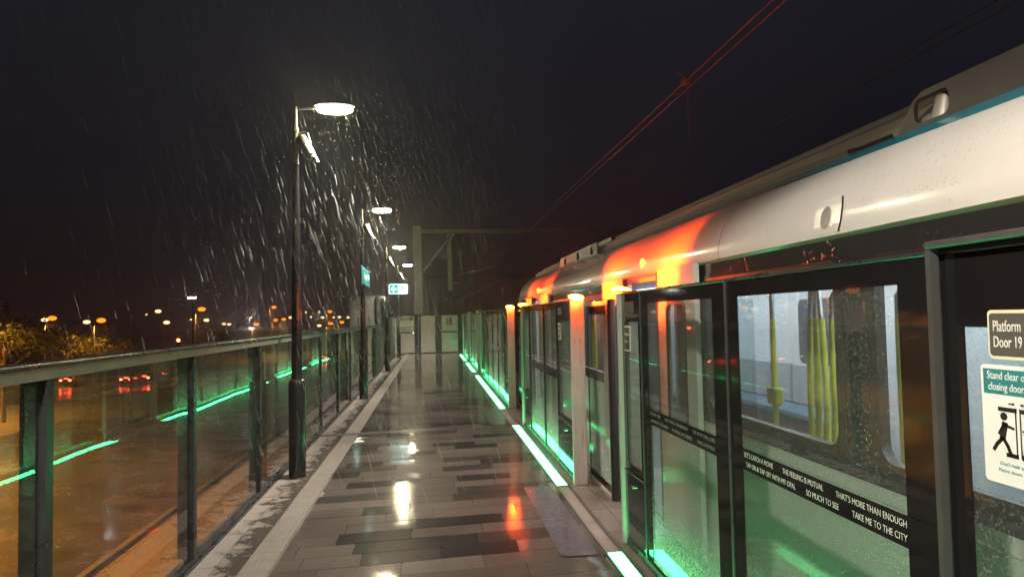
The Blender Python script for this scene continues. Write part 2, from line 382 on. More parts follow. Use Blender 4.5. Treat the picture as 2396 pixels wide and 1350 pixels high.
def edge_stone_mat():
    """pavers at the balustrade foot, dry pale patches with ragged wet stains"""
    m = bpy.data.materials.new('edge_stone'); m.use_nodes = True; nt = m.node_tree; p = nt.nodes["Principled BSDF"]
    t = N(nt, "ShaderNodeTexCoord"); sx = N(nt, "ShaderNodeSeparateXYZ"); nt.links.new(t.outputs["Object"], sx.inputs[0])
    no = N(nt, "ShaderNodeTexNoise", Scale=7.5, Detail=8.0, Roughness=0.70); nt.links.new(t.outputs["Object"], no.inputs["Vector"])
    gx = N(nt, "ShaderNodeMapRange"); gx.inputs[1].default_value = -1.60; gx.inputs[2].default_value = -1.25; gx.inputs[3].default_value = 0.10; gx.inputs[4].default_value = -0.22
    nt.links.new(sx.outputs[0], gx.inputs[0])
    ad = N(nt, "ShaderNodeMath"); ad.operation = 'ADD'; nt.links.new(no.outputs[0], ad.inputs[0]); nt.links.new(gx.outputs[0], ad.inputs[1])
    mk = N(nt, "ShaderNodeMapRange"); mk.inputs[1].default_value = 0.41; mk.inputs[2].default_value = 0.54; nt.links.new(ad.outputs[0], mk.inputs[0])
    mx = N(nt, "ShaderNodeMix"); mx.data_type = 'RGBA'; mx.inputs[6].default_value = (0.062, 0.054, 0.048, 1); mx.inputs[7].default_value = (0.175, 0.152, 0.142, 1)
    nt.links.new(mk.outputs[0], mx.inputs[0]); nt.links.new(mx.outputs[2], p.inputs["Base Color"])
    rr = N(nt, "ShaderNodeMapRange"); rr.inputs[3].default_value = 0.16; rr.inputs[4].default_value = 0.6; nt.links.new(mk.outputs[0], rr.inputs[0]); nt.links.new(rr.outputs[0], p.inputs["Roughness"])
    bn = N(nt, "ShaderNodeTexNoise", Scale=160.0, Detail=2.0); nt.links.new(t.outputs["Object"], bn.inputs["Vector"])
    b = N(nt, "ShaderNodeBump", Strength=0.4, Distance=0.002); nt.links.new(bn.outputs[0], b.inputs["Height"]); nt.links.new(b.outputs[0], p.inputs["Normal"])
    return m
M['edge_stone'] = edge_stone_mat()

# ================================================================== SETTING
GZ = -6.5
YE = 32.0                                    # far end of the platform
g = MB(); g.add([(-900,-300,GZ),(700,-300,GZ),(700,1500,GZ),(-900,1500,GZ)], [(0,1,2,3)])
tag(g.build('ground', M['grass']), kind='structure')
g = MB().box(-1.78, 1.70, -6, YE+0.4, -1.3, -0.016)
tag(g.build('platform_slab', M['concrete']), kind='structure')
g = MB().box(1.78, 11.5, -40, 320, -1.7, -1.25).box(-1.6, 1.6, YE+1.2, 320, -1.7, -1.25)
tag(g.build('viaduct_deck', M['concrete']), kind='structure')

# pavers: one sheet of long stones, every stone very slightly out of true; rows run a little askew
SK = 0.08
g = MB(); y = -1.0; row = 0
while y < YE:
    d = 0.236; x = -1.09 - rng.random()*0.7
    if y < 9.93 < y + d: d = max(9.93 - y, .03)
    elif 9.93 <= y < 10.07: y = 10.07
    while x < 1.165:
        L = rng.choice((0.40, 0.55, 0.55, 0.7, 0.9)); x0, x1 = max(x, -1.085), min(x+L, 1.165); x += L
        if x1 - x0 < 0.06: continue
        t = rng.choice((0.06, 0.16, 0.44, 0.50, 0.54, 0.56, 0.60, 0.66, 0.78)) + rng.uniform(-.03, .03)
        q = 0.0012; zs = [rng.uniform(-0.0011, 0.0011) for _ in range(2)]; zx = rng.uniform(-.0007, .0007)
        z00, z10, z11, z01 = zs[0], zs[0]+zx, zs[1]+zx, zs[1]
        b = 0.0022
        g.add([(x0+q,y+q,-.012),(x1-q,y+q,-.012),(x1-q,y+d-q,-.012),(x0+q,y+d-q,-.012),
               (x0+q,y+q,z00-.003),(x1-q,y+q,z10-.003),(x1-q,y+d-q,z11-.003),(x0+q,y+d-q,z01-.003),
               (x0+q+b,y+q+b,z00),(x1-q-b,y+q+b,z10),(x1-q-b,y+d-q-b,z11),(x0+q+b,y+d-q-b,z01)],
              [(0,1,5,4),(1,2,6,5),(2,3,7,6),(3,0,4,7),(4,5,9,8),(5,6,10,9),(6,7,11,10),(7,4,8,11),(8,9,10,11)], t)
    y += d
g.v = [(a, b + SK*a, c) for a, b, c in g.v]
tag(g.build('platform_floor', M['pavers'], attr='tone', fix=False), kind='structure')
# paler stones in front of the doors and along the platform edge
g = MB(); y = -1.0
while y < YE:
    for x0, x1 in ((1.305, 1.46), (1.46, 1.70)):
        zt = rng.uniform(-.0008, .0008)
        g.add([(x0+.002,y+.002,-.014),(x1-.002,y+.002,-.014),(x1-.002,y+.596,-.014),(x0+.002,y+.596,-.014),
               (x0+.002,y+.002,zt),(x1-.002,y+.002,zt),(x1-.002,y+.596,-zt),(x0+.002,y+.596,-zt)],
              [(0,1,5,4),(1,2,6,5),(2,3,7,6),(3,0,4,7),(4,5,6,7)], rng.uniform(0.75, 1.0))
    y += 0.6
tag(g.build('platform_edge', M['pavers'], attr='tone', fix=False), kind='structure')
g = MB(); y = -1.0
while y < YE:
    x = -1.645
    for x1 in (-1.48, -1.305):
        g.box(x+.002, x1-.002, y+.002, y+.357, -.014, rng.uniform(-.001, .0005)); x = x1
    y += 0.36
tag(g.build('platform_border', M['edge_stone']), kind='structure')
g = MB().box(1.167, 1.181, -1, YE, -.014, -.001).box(1.289, 1.303, -1, YE, -.014, -.001)
tag(g.build('kerb_strip', M['alu_trim']), kind='structure')

# drain channel cover with long ribs
g = MB()
def drain(g, y0, y1, xo):
    g.box(xo, xo+0.20, y0, y1, -.014, -.002)
    for i in range(8):
        x = xo + 0.004 + i*0.0245; g.box(x, x+0.014, y0, y1, -.0025, 0.0035)
y = -1.0
while y < 31.8:
    y1 = min(y + 1.2, 31.8)
    if y < 9.83 < y1: y1 = 9.83
    if 9.83 <= y < 9.9: y = 9.97
    drain(g, y + .003, y1 - .003, -1.300 if y < 6.6 else -1.290)
    y = y1 if y1 != 9.83 else 9.84
o = g.build('drain_channel', M['grate'])
tag(o, 'long ribbed metal drain cover running beside the balustrade foot', 'drain cover')
# movement joint across the platform
g = MB().box(-1.645, 1.165, 9.94, 9.98, -.012, .005).box(-1.645, 1.165, 10.02, 10.06, -.012, .005).box(-1.645, 1.165, 9.985, 10.015, -.02, -.006)
g.v = [(a, b + SK*a, c) for a, b, c in g.v]
tag(g.build('joint_cover', M['alu_trim']), 'narrow metal joint cover crossing the whole wet platform', 'joint cover')
# lavender floor stickers at the doors
for i, (y0, y1, lab) in enumerate(((4.54, 6.43, 'pale lavender floor sticker before the nearest open doorway'), (10.2, 12.05, 'pale lavender floor sticker just past the metal joint cover'))):
    pl = rrect(0.85, 1.115, y0, y1, 0.05)
    o = MB().plate(pl, [], lambda u, v, w_: (u, v, 0.0045 + w_), 0.0015).build('floor_sticker', M['sticker'])
    tag(o, lab, 'floor sticker', 'stickers on the floor at the doors')

# ---- lower ground: paths, roads
g = MB().add([(-11.2,-60,GZ+.03),(-2.5,-60,GZ+.03),(-2.5,180,GZ+.03),(-11.2,180,GZ+.03)], [(0,1,2,3)])
tag(g.build('footpath', M['paving']), kind='structure')
g = MB().box(-11.45, -11.2, -60, 180, GZ-.2, GZ+.15).box(-6.4, -6.25, -60, 180, GZ-.2, GZ+.16)
tag(g.build('kerb', M['concrete']), kind='structure')
RD = Vector((0.59, 0.807, 0)); RN = Vector((0.807, -0.59, 0))
def road_pt(s, n, z): p = Vector((-47, 92, 0)) + RD*s + RN*n; return (p.x, p.y, GZ + z)
def road_sheet(name, n0, n1, z, mat, s0=-140, s1=400):
    g = MB().add([road_pt(s0,n0,z), road_pt(s0,n1,z), road_pt(s1,n1,z), road_pt(s1,n0,z)], [(0,1,2,3)])
    return tag(g.build(name, mat), kind='structure')
road_sheet('road', -12, 14, 0.02, M['asphalt'])
g = MB()
for n in (-4.5, 0.0, 4.5, 9.2):
    s = -60
    while s < 200:
        g.add([road_pt(s,n-.09,.026), road_pt(s,n+.09,.026), road_pt(s+3.5,n+.09,.026), road_pt(s+3.5,n-.09,.026)], [(0,1,2,3)]); s += 9
tag(g.build('road_marking', M['paint_line']), kind='structure')
g = MB()
for n in (14.0, -12.3):
    a = [road_pt(-140,n,0), road_pt(-140,n+.3,0), road_pt(400,n+.3,0), road_pt(400,n,0)]
    b = [(p[0],p[1],GZ+.15) for p in a]
    g.loft([a, b], caps=True)
tag(g.build('road_kerb', M['concrete']), kind='structure')
g = MB().add([(-11.46,-60,GZ+.012),(-32,-60,GZ+.012),(-32,62,GZ+.012),(-11.46,62,GZ+.012)], [(0,1,2,3)])
tag(g.build('service_road', M['asphalt']), kind='structure')

# ================================================================== PLATFORM LAMPS
def make_lamp(lampmat):
    r = thing('platform_lamp', 'x', 'lamp post')
    g = MB().tube([(0,0,0),(0,0,.93),(0,0,.975),(0,0,.99)], [.085,.085,.078,.058], 20); g.build('base_sleeve', M['black_paint'], r, True)
    g = MB().tube([(0,0,0.985),(0,0,3.22)], [.056,.034], 16); g.build('pole', M['black_paint'], r, True)
    g = MB().tube([(0,0,3.22),(0,0,3.55)], [.033,.030], 14).tube([(0,0,3.55),(0,0,3.60)], [.036,.036], 14).tube([(0,0,3.60),(0,0,3.80)], [.026,.020], 12)
    g.build('upper_pole', M['lamp_paint'], r, True)
    g = MB().tube([(0,0,3.795),(.24,0,3.815)], [.012,.010], 8).tube([(0,0,3.77),(0,0,3.825)], [.024,.024], 10); g.build('arm', M['lamp_paint'], r, True)
    lum = MB().ell((.40,0,3.838), .21, .115, .026, 24, 8).build('luminaire', M['lamp_paint'], r, True)
    MB().ell((.40,0,3.800), .185, .100, .040, 24, 10).build('diffuser', lampmat, lum, True)
    ld = bpy.data.lights.new('lamp_light', 'SPOT'); ld.energy = 1250; ld.color = (1.0, 0.91, 0.75); ld.shadow_soft_size = .09; ld.spot_size = R(104); ld.spot_blend = .55
    lo = bpy.data.objects.new('lamp_light', ld); col.objects.link(lo); lo.parent = r; lo.location = (.40, 0, 3.745)
    # cylindrical speaker on a forked bracket
    a = Vector((.06,-.02,3.50)); d = Vector((.44,-.25,-.86)).normalized()
    sp = MB().tube([a, a+d*.02, a+d*.25, a+d*.252, a+d*.285], [.050,.056,.056,.044,.044], 18).build('speaker', M['lamp_paint'], r, True)
    MB().tube([a+d*.22+Vector((.03,0,0)), a+d*.34+Vector((.03,0,0))], [.024,.024], 12).build('horn', M['lamp_paint'], sp, True)
    MB().tube([(0,0,3.53),(.07,-.01,3.55),(.13,-.03,3.54),(.165,-.06,3.42)], .008, 6).tube([(0,0,3.50),(.02,-.03,3.46),(.10,-.06,3.33)], .008, 6).build('bracket', M['lamp_paint'], sp, True)
    return r
LX = -1.45
lamps = []
proto = make_lamp(M['lamp_white'])
spec = [(7.35, 'nearest tall black lamp post, its head glaring widest, in front of the balustrade'),
        (14.2, 'second lamp post along the balustrade, carrying the teal station name sign'),
        (21.6, 'third lamp post along the balustrade, carrying the green exit sign'),
        (28.8, 'farthest and smallest lamp post, seen just past the green exit sign'),
        (-0.4, 'lamp post beside the photographer, out of the picture'), (-7.7, 'lamp post behind the photographer, out of the picture')]
for i, (yy, lab) in enumerate(spec):
    o = proto if i == 0 else copy_tree(proto)
    if i == 4:                                      # unseen lamp, cone widened and brightened to light the near train side
        for ch in o.children:
            if ch.type == 'LIGHT': ch.data = ch.data.copy(); ch.data.spot_size = R(147); ch.data.spot_blend = .10; ch.data.energy = 1750
    o.location = (LX, yy, 0); o.scale = (1.05, 1.05, 1.04); tag(o, lab, 'lamp post', 'lamp posts along the balustrade')

# ---- station name sign on the second lamp post (lies along the platform)
s = thing('station_sign', 'teal station name blade sign on the second lamp post', 'sign', (LX+.06, 13.35, 2.37))
MB().bbox(-.012,.012,0,1.75,0,.36,.006).build('panel', M['teal_sign'], s)
for wd, yv in (('Rouse', .50), ('Hill', 1.24)): text(wd, .22, 'lettering', M['white_letter'], s, (.0125, yv, .18), (0,1,0), (0,0,1), .0005)
# ---- illuminated exit sign on the third lamp post
s = thing('exit_sign', 'lit green and white exit sign with arrow and running figure', 'sign', (LX+.07, 21.50, 2.44))
mp = lambda u, v, w_: (u, -.03 + w_, v)
MB().plate(rrect(-.005,.615,-.005,.345,.05), [], lambda u,v,w_: (u, w_-.02, v), .06).build('case', M['black_paint'], s)
MB().plate(rrect(.012,.598,.012,.328,.04), [], lambda u,v,w_: (u, -.026+w_, v), .005).build('white_face', M['exit_white'], s)
MB().plate(rrect(.028,.30,.028,.312,.03), [], lambda u,v,w_: (u, -.029+w_, v), .0025).build('green_face', M['exit_green'], s)
fm = lambda u,v,w_: (u, -.032+w_, v)
MB().plate([(.07,.17),(.15,.26),(.19,.26),(.135,.19),(.255,.19),(.255,.15),(.135,.15),(.19,.08),(.15,.08)], [], fm, .0025).build('arrow', M['exit_white'], s)
g = MB().plate(circ(.455,.265,.022), [], fm, .002)
g.ribbon([(.45,.235),(.425,.165)], .045, fm, .002).ribbon([(.45,.225),(.495,.21),(.515,.235)], .018, fm, .002).ribbon([(.44,.225),(.395,.215),(.38,.18)], .018, fm, .002)
g.ribbon([(.425,.165),(.465,.12),(.455,.065)], .022, fm, .002).ribbon([(.42,.165),(.40,.11),(.345,.10)], .022, fm, .002).ribbon([(.535,.05),(.535,.29),(.57,.29),(.57,.05)], .010, fm, .002)
g.build('running_figure', M['exit_green'], s)
MB().box(-.045,-.006,-.01,.02,.08,.26).build('bracket', M['black_paint'], s)

# ================================================================== BALUSTRADE
FX = -1.665
s = thing('glass_balustrade', 'glass balustrade with dark posts and broad wet handrail on the left', 'balustrade', (FX, 0, 0))
FY0, FY1, ST = -0.45, 20.5, 1.75
MB().bbox(-.075,.045,FY0,FY1,1.474,1.495,.006).build('handrail', M['rail_metal'], s)
MB().box(.018,.040,FY0,FY1,1.424,1.4735).build('rail_trim', M['rail_edge'], s)
MB().box(-.03,.03,FY0,FY1,-.014,.055).box(.031,.045,FY0,FY1,-.014,.02).build('bottom_rail', M['dark_metal'], s)
yy = -0.43; k = 0
posts = []
while yy < FY1:
    if yy > -0.6:
        MB().bbox(-.075,.028,yy-.024,yy+.024,.056,1.4515,.004).build('post', M['dark_metal'], s)
        MB().box(.029,.036,yy-.028,yy+.028,.056,1.4215).build('cover_strip', M['dark_metal'], s)
    ya, yb = yy+.022, min(yy+ST-.022, FY1)
    if yb-ya > .3: 
        gp = MB().box(.002,.014,ya,yb,.058,1.419).build('glass_pane', M['fence_glass'], s)
        gp.rotation_euler = (0, 0, 0)
    yy += ST; k += 1

# ================================================================== PLATFORM SCREENS
PX = 1.38
M_plaque = M['cream']
fx = lambda X: (lambda u, v, w_: (X + w_, u, v))     # plate in the (Y, z) plane, thickness along +X
def text_psd(body, size, name, mat, parent, y, z, X, sx=1.0, align='LEFT', thin=0.0):
    return text(body, size, name, mat, parent, (X, y, z), (0,-1,0), (0,0,1), .0004, align, sx, thin)
def beacon(parent, yc_, sgn, lit):
    hd = MB().bbox(1.33,1.485,yc_-.045,yc_+.045,1.812,1.826,.004).build('beacon_base', M['dark_metal'], parent)
    MB().ell((1.40, yc_ + sgn*.07, 1.828), .078, .042, .030, 20, 10, -0.10).build('beacon_lens', M['beacon'] if lit else M['cream'], hd, True)
    if lit:
        ld = bpy.data.lights.new('beacon_light', 'SPOT'); ld.energy = 260; ld.color = (1.0, 0.046, 0.0015); ld.spot_size = R(126); ld.spot_blend = .30
        ld.shadow_soft_size = .03
        lo = bpy.data.objects.new('beacon_light', ld); col.objects.link(lo); lo.parent = hd
        lo.location = (1.41, yc_ + sgn*.06, 1.885)
        d = Vector((math.cos(R(16)), sgn*math.sin(R(16)), .22)).normalized()
        lo.rotation_euler = d.to_track_quat('-Z', 'Y').to_euler()
def make_screen(y0, y1, cuts, label, ends=(True, True), lit=(False, False), near=False, door_ends=None):
    s = thing('platform_screen', label, 'platform screen', (0, 0, 0), 'glass platform screens beside the track')
    MB().box(PX-.008,1.50,y0,y1,-.01,.05).build('plinth', M['dark_metal'], s)
    MB().bbox(PX-.012,1.50,y0,y1,1.796,1.8095,.003).build('top_rail', M['alu_trim'] if not near else M['dark_metal'], s)
    for e, (on, yy, sg) in enumerate(((ends[0], y0, -1), (ends[1], y1, 1))):
        if on:
            a, b = (yy, yy+.085) if sg < 0 else (yy-.085, yy)
            MB().bbox(1.398,1.49,a,b,.0505,1.7955,.008).build('end_post', M['alu'], s)
            # grey return that faces the doorway
            if sg > 0: MB().bbox(1.345,1.485,yy+.002,yy+.03,0,1.808,.006).build('end_face', M['alu'], s)
            else: MB().bbox(1.345,1.485,yy-.03,yy-.002,0,1.808,.006).build('end_face', M['alu'], s)
            beacon(s, yy + sg*.0, sg, lit[e])
    ys = [y0] + list(cuts) + [y1]
    for i in range(len(ys)-1):
        a, b = ys[i]+.006, ys[i+1]-.006
        narrow = (i == 0 and ends[0]) or (i == len(ys)-2 and ends[1])
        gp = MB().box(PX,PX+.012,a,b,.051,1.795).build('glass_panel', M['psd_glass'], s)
        bd = .055 if not narrow else .05
        bl, br = (.16, .10) if (near and not narrow) else (bd, bd)
        if narrow:
            holes = [rect(a+.07, b-.07, .60, 1.60)]
        else:
            holes = [rect(a+bl, b-br, .07, 1.722)]
        MB().plate(rect(a, b, .051, 1.795), holes, fx(PX-.0045), .004).build('black_border', M['frit'], gp)
        if not narrow:
            MB().box(PX-.0085,PX-.0055,a+.01,b-.01,.95,1.045).build('text_band', M['frit'], gp)
        else:
            MB().plate(rect(a+.01,b-.01,.06,.535), [], fx(PX-.012), .007).build('access_cover', M['frit'], gp)
            MB().box(PX-.018,PX-.0125,a+.005,b-.005,.536,.546).build('cover_trim', M['alu_trim'], gp)
            MB().tube([(PX-.03,(a+b)/2,.46),(PX-.012,(a+b)/2,.46)], .012, 10).build('latch', M['steel'], gp)
    for yy in cuts:
        MB().box(PX-.010,PX+.05,yy-.0055,yy+.0055,.051,1.7955).build('mullion', M['dark_metal'], s)
        MB().box(PX-.0145,PX-.0105,yy-.0055,yy+.0055,.051,1.7955).build('mullion_trim', M['alu_trim'], s)
    return s
# nearest screen, reaching out of the picture on the right
S0 = make_screen(0.80, 4.73, (1.655, 2.98, 4.27), 'nearest screen with white slogan lettering and the Door 19 sign', lit=(True, True), near=True)
def seg(y_near, y_far, cuts, label, lit): return make_screen(y_near, y_far, cuts, label, lit=lit)
S1 = seg(6.44, 10.12, (7.30, 8.20, 9.42), 'second glass screen, between the two orange-lit doorways', (True, True))
S2 = seg(12.02, 19.0, (12.8, 14.1, 15.4, 16.7, 18.3), 'long third screen past the train end, orange lamp at its near post', (True, False))
S3 = seg(20.4, 24.4, (20.9, 22.4, 23.9), 'fourth glass screen, green strip glowing along its foot, far down the platform', (False, False))
S4 = seg(25.85, 29.85, (26.35, 27.85, 29.35), 'farthest glass screen, next to the end gate', (False, False))

# slogan lettering on the nearest screen
def fit_width(o, wd):
    ys = [v.co.y for v in o.data.vertices]; y1 = max(ys); k = wd/(y1-min(ys))
    for v in o.data.vertices: v.co.y = y1 - (y1 - v.co.y)*k
def slogans(parent, y, z1, z2, X, l1, l2, size, wd=1.02, mat='white_letter'):
    for line, z, yl, w_ in ((l1, z1, y, wd), (l2, z2, y-.015, wd-.015)):
        ob = [text_psd(t, size, 'lettering', M[mat], parent, 0, z, X, thin=-.014) for t in line]
        ex = [(max(v.co.y for v in o.data.vertices), min(v.co.y for v in o.data.vertices)) for o in ob]
        gap = .075; k = (w_ - gap*(len(ob)-1))/sum(a-b for a, b in ex); yy = yl
        for o, (a, b) in zip(ob, ex):
            for v in o.data.vertices: v.co.y = yy - (a - v.co.y)*k
            yy -= (a-b)*k + gap
g1 = [o for o in S0.children if o.name.startswith('glass_panel')]
slogans(g1[1], 2.84, 1.018, .976, PX-.0087, ("LET'S CATCH A MOVIE", "THE FEELING IS MUTUAL", "THAT'S MORE THAN ENOUGH"), ("TAP ON & TAP OFF WITH MY OPAL", "SO MUCH TO SEE", "TAKE ME TO THE CITY"), .031)
slogans(g1[2], 4.13, 1.018, .976, PX-.0087, ("LET'S MEET HERE", "THAT'S MORE THAN ENOUGH", "TOP UP MY OPAL CARD"), ("RUNNING MY ERRANDS", "PLANNING MY DINNER", "HAVE A MOMENT"), .028, .98, 'faint_letter')
# pale blank label and small plaque on the far narrow panel of each screen
for scr, yy in ((S0, 4.67), (S1, 7.22)):
    MB().plate(rrect(yy-.24, yy-.02, 1.66, 1.74, .006), [], fx(PX-.0075), .0025).build('pale_label', M['cladding'], scr)
    pq = MB().plate(rrect(yy-.15, yy-.01, 1.39, 1.57, .012), [], fx(PX-.0085), .0035).build('door_plaque', M_plaque, scr)
    MB().plate(rrect(yy-.14, yy-.02, 1.402, 1.558, .008), [], fx(PX-.0105), .0015).build('plaque_face', M['sign_grey'], pq)
    text_psd('Platform', .028, 'lettering', M['white_letter'], pq, yy-.03, 1.51, PX-.011); text_psd('Door', .028, 'lettering', M['white_letter'], pq, yy-.03, 1.46, PX-.011)
# thicker grey head and jamb of the near doorway panel
MB().bbox(1.335,1.50,.82,1.66,1.8105,1.831,.004).build('door_head', M['alu_trim'], S0)
MB().box(1.340,1.366,1.642,1.660,.0,1.808).build('door_jamb', M['alu_trim'], S0)
# Door sign
s = thing('door_sign', 'grey plaque with cream rim reading Platform and Door 19', 'sign', (1.36, 1.482, 1.585))
MB().plate(rrect(-.125,0,-.060,.058,.012), [], fx(-.004), .004).build('rim', M['cream'], s)
MB().plate(rrect(-.119,-.006,-.052,.050,.009), [], fx(-.0055), .0013).build('face', M['sign_grey'], s)
text_psd('Platform', .038, 'lettering', M['white_letter'], s, -.016, .018, -.006, .60); text_psd('Door 19', .038, 'lettering', M['white_letter'], s, -.016, -.020, -.006, .60)
# safety notice
s = thing('safety_notice', 'white and teal notice asking people to stand clear', 'notice', (1.361, 1.512, 1.510))
MB().plate(rrect(-.26,0,-.285,0,.012), [], fx(-.003), .003).build('sheet', M['sign_white'], s)
MB().plate(rect(-.255,-.008,-.070,-.010), [], fx(-.0042), .001).build('header', M['teal_sign'], s)
text_psd('Stand clear of', .027, 'lettering', M['white_letter'], s, -.020, -.026, -.0046, .74); text_psd('closing doors', .027, 'lettering', M['white_letter'], s, -.022, -.053, -.0046, .74)
fs = fx(-.0042)
g = MB().plate(circ(-.062,-.122,.0095), [], fs, .001)
g.ribbon([(-.064,-.140),(-.056,-.175)], .016, fs, .001).ribbon([(-.064,-.142),(-.088,-.148)], .006, fs, .001).ribbon([(-.060,-.142),(-.046,-.165)], .006, fs, .001)
g.ribbon([(-.056,-.175),(-.040,-.190),(-.030,-.205)], .009, fs, .001).ribbon([(-.058,-.175),(-.070,-.192),(-.078,-.212)], .009, fs, .001)
g.ribbon([(-.050,-.105),(-.095,-.105)], .010, fs, .001).ribbon([(-.068,-.212),(-.095,-.212)], .010, fs, .001)
g.ribbon([(-.095,-.100),(-.095,-.216)], .003, fs, .001).ribbon([(-.107,-.100),(-.107,-.216)], .003, fs, .001)
g.ribbon([(-.112,-.105),(-.24,-.105)], .010, fs, .001).ribbon([(-.112,-.150),(-.24,-.150)], .004, fs, .001).ribbon([(-.112,-.212),(-.24,-.212)], .012, fs, .001)
g.ribbon([(-.078,-.090),(-.092,-.090)], .003, fs, .001).ribbon([(-.110,-.090),(-.124,-.090)], .003, fs, .001)
g.plate([(-.088,-.086),(-.088,-.094),(-.094,-.090)], [], fs, .001).plate([(-.114,-.086),(-.114,-.094),(-.108,-.090)], [], fs, .001)
g.build('pictogram', M['sign_black'], s)
text_psd("Don't rush to get on.", .0125, 'lettering', M['teal_sign'], s, -.045, -.236, -.0036); text_psd('Metro doors close promptly.', .0125, 'lettering', M['teal_sign'], s, -.040, -.252, -.0036)

# sliding leaves: half drawn back at the open doorways, closed farther on
def leaf(y0, y1, edge_at, label, tall=1.78):
    s = thing('sliding_door', label, 'sliding door', (1.60, 0, 0), 'glass sliding doors of the platform screens')
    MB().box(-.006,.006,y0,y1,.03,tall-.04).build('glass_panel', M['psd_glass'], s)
    MB().box(-.016,.016,y0,y1,tall-.0395,tall).box(-.016,.016,y0,y1,.0,.0295).build('rail', M['alu'], s)
    MB().plate(rect(y0,y1,.03,tall-.04), [rect(y0+.04,y1-.04,.10,tall-.12)], fx(-.0095), .003).build('black_border', M['frit'], s)
    e0, e1 = (edge_at, edge_at+.055) if edge_at <= y0 else (edge_at-.055, edge_at)
    MB().tube([(0,(e0+e1)/2,.0),(0,(e0+e1)/2,tall+.01)], .040, 14).build('rubber_edge', M['rubber'], s, True)
    return s
leaf(5.83, 6.75, 5.80, 'sliding door leaf with black rubber edge at the nearest doorway')
leaf(11.45, 12.4, 11.42, 'sliding door leaf drawn back at the second, farther open doorway')
leaf(19.0, 19.69, 19.73, 'closed sliding door leaf beyond the long third screen', 1.82)
leaf(19.75, 20.4, 19.71, 'closed sliding door leaf meeting the fourth screen', 1.82)
leaf(24.4, 25.1, 25.14, 'closed sliding door leaf just after the fourth screen', 1.82)
leaf(25.16, 25.85, 25.11, 'closed sliding door leaf meeting the farthest screen', 1.82)

# green light strips in the floor
for y0, y1, lab in ((0.8,4.58,'nearest glowing strip, cut by the bottom edge of the picture'), (6.45,10.1,'glowing strip beside the second screen, short of the metal joint cover'),
                    (12.03,18.9,'longest glowing strip, beside the third screen past the train end'), (20.4,24.35,'short glowing strip beside the fourth screen'), (25.85,29.8,'smallest, farthest glowing strip, near the end gate')):
    s = thing('light_strip', lab, 'light strip', (1.235, y0, 0), 'green light strips in the platform floor')
    MB().box(-.053,.053,0,y1-y0,-.02,-.004).build('housing', M['alu_trim'], s)
    MB().box(-.048,.048,.01,y1-y0-.01,-.0035,.001).build('diffuser', M['led'], s)

# ================================================================== TRAIN
TX = 1.80
T0, T1 = -8.5, 13.65
T = thing('metro_train', 'white and teal metro train with dark window band standing with open doors', 'train', (0, 0, 0))
doors = (-5.79, -0.17, 5.45, 11.07); DH = .66
# side skin: skirt, dark band with window openings
ivals = [(T0, doors[0]-DH)] + [(a+DH, b-DH) for a, b in zip(doors[:-1], doors[1:])] + [(doors[-1]+DH, T1)]
sk = MB()
for a, b in ivals:
    sk.plate(rect(a,b,-1.0,.865), [], fx(TX), .03); sk.plate(rect(a,b,.870,.93), [], fx(TX-.004), .03)
for d in doors: sk.box(TX+.002,TX+.03,d-DH,d+DH,-1.0,-.03)
sk.build('body_side', M['train_white'], T)
wins = []
for a, b in ivals:
    if b - a > 3.5:
        mid = (a+b)/2
        for c0, c1, w0, w1 in ((a, mid, a+.57, mid-.085), (mid, b, mid+.085, b-.57)):
            MB().plate(rect(c0, c1, .931, 1.98), [rrect(w0, w1, .985, 1.875, .10)], fx(TX-.003), .05).build('window_band', M['train_dark'], T); wins.append((w0, w1))
    else: MB().plate(rect(a, b, .931, 1.98), [], fx(TX-.003), .05).build('window_band', M['train_dark'], T)
for w0, w1 in wins:
    fr = MB().plate(rrect(w0, w1, .985, 1.875, .10), [rrect(w0+.055, w1-.055, 1.04, 1.82, .075)], fx(TX-.014), .045).build('window_frame', M['rubber'], T)
    MB().plate(rrect(w0-.035, w1+.035, .955, 1.905, .12), [rrect(w0+.004, w1-.004, .989, 1.871, .10)], fx(TX-.008), .0045).build('outer_rim', M['train_dark'], fr)
    MB().plate(rrect(w0+.055, w1-.055, 1.04, 1.82, .075), [], fx(TX+.010), .006).build('window_pane', M['train_glass'], fr)
# door leaves slid back along the outside, and door surrounds
for d in doors:
    for sg in (-1, 1):
        a, b = (d-DH-.55, d-DH+.18) if sg < 0 else (d+DH-.18, d+DH+.55)
        lf = MB().plate(rrect(a, b, .01, 1.985, .02), [rrect(a+.17, b-.17, .78, 1.74, .08)], fx(TX-.062), .035).build('door_leaf', M['train_white'], T)
        MB().plate(rrect(a+.17, b-.17, .78, 1.74, .08), [rrect(a+.195, b-.195, .805, 1.715, .065)], fx(TX-.066), .012).build('door_window_rim', M['rubber'], lf)
        MB().plate(rrect(a+.195, b-.195, .805, 1.715, .065), [], fx(TX-.050), .006).build('door_window', M['train_glass'], lf)
        MB().box(TX-.064, TX-.025, (a-.03) if sg>0 else b+.001, (a-.001) if sg>0 else b+.03, .02, 1.97).build('door_seal', M['rubber'], lf)
    MB().box(TX+.04, TX+.08, d-DH-.02, d-DH+.02, 0, 1.99).box(TX+.04, TX+.08, d+DH-.02, d+DH+.02, 0, 1.99).box(TX+.04,TX+.08,d-DH+.0205,d+DH-.0205,1.93,1.99).build('door_surround', M['seat_grey'], T)
    MB().box(1.70, TX+.10, d-DH-.03, d+DH+.03, -.06, -.012).build('door_step', M['alu_trim'], T)
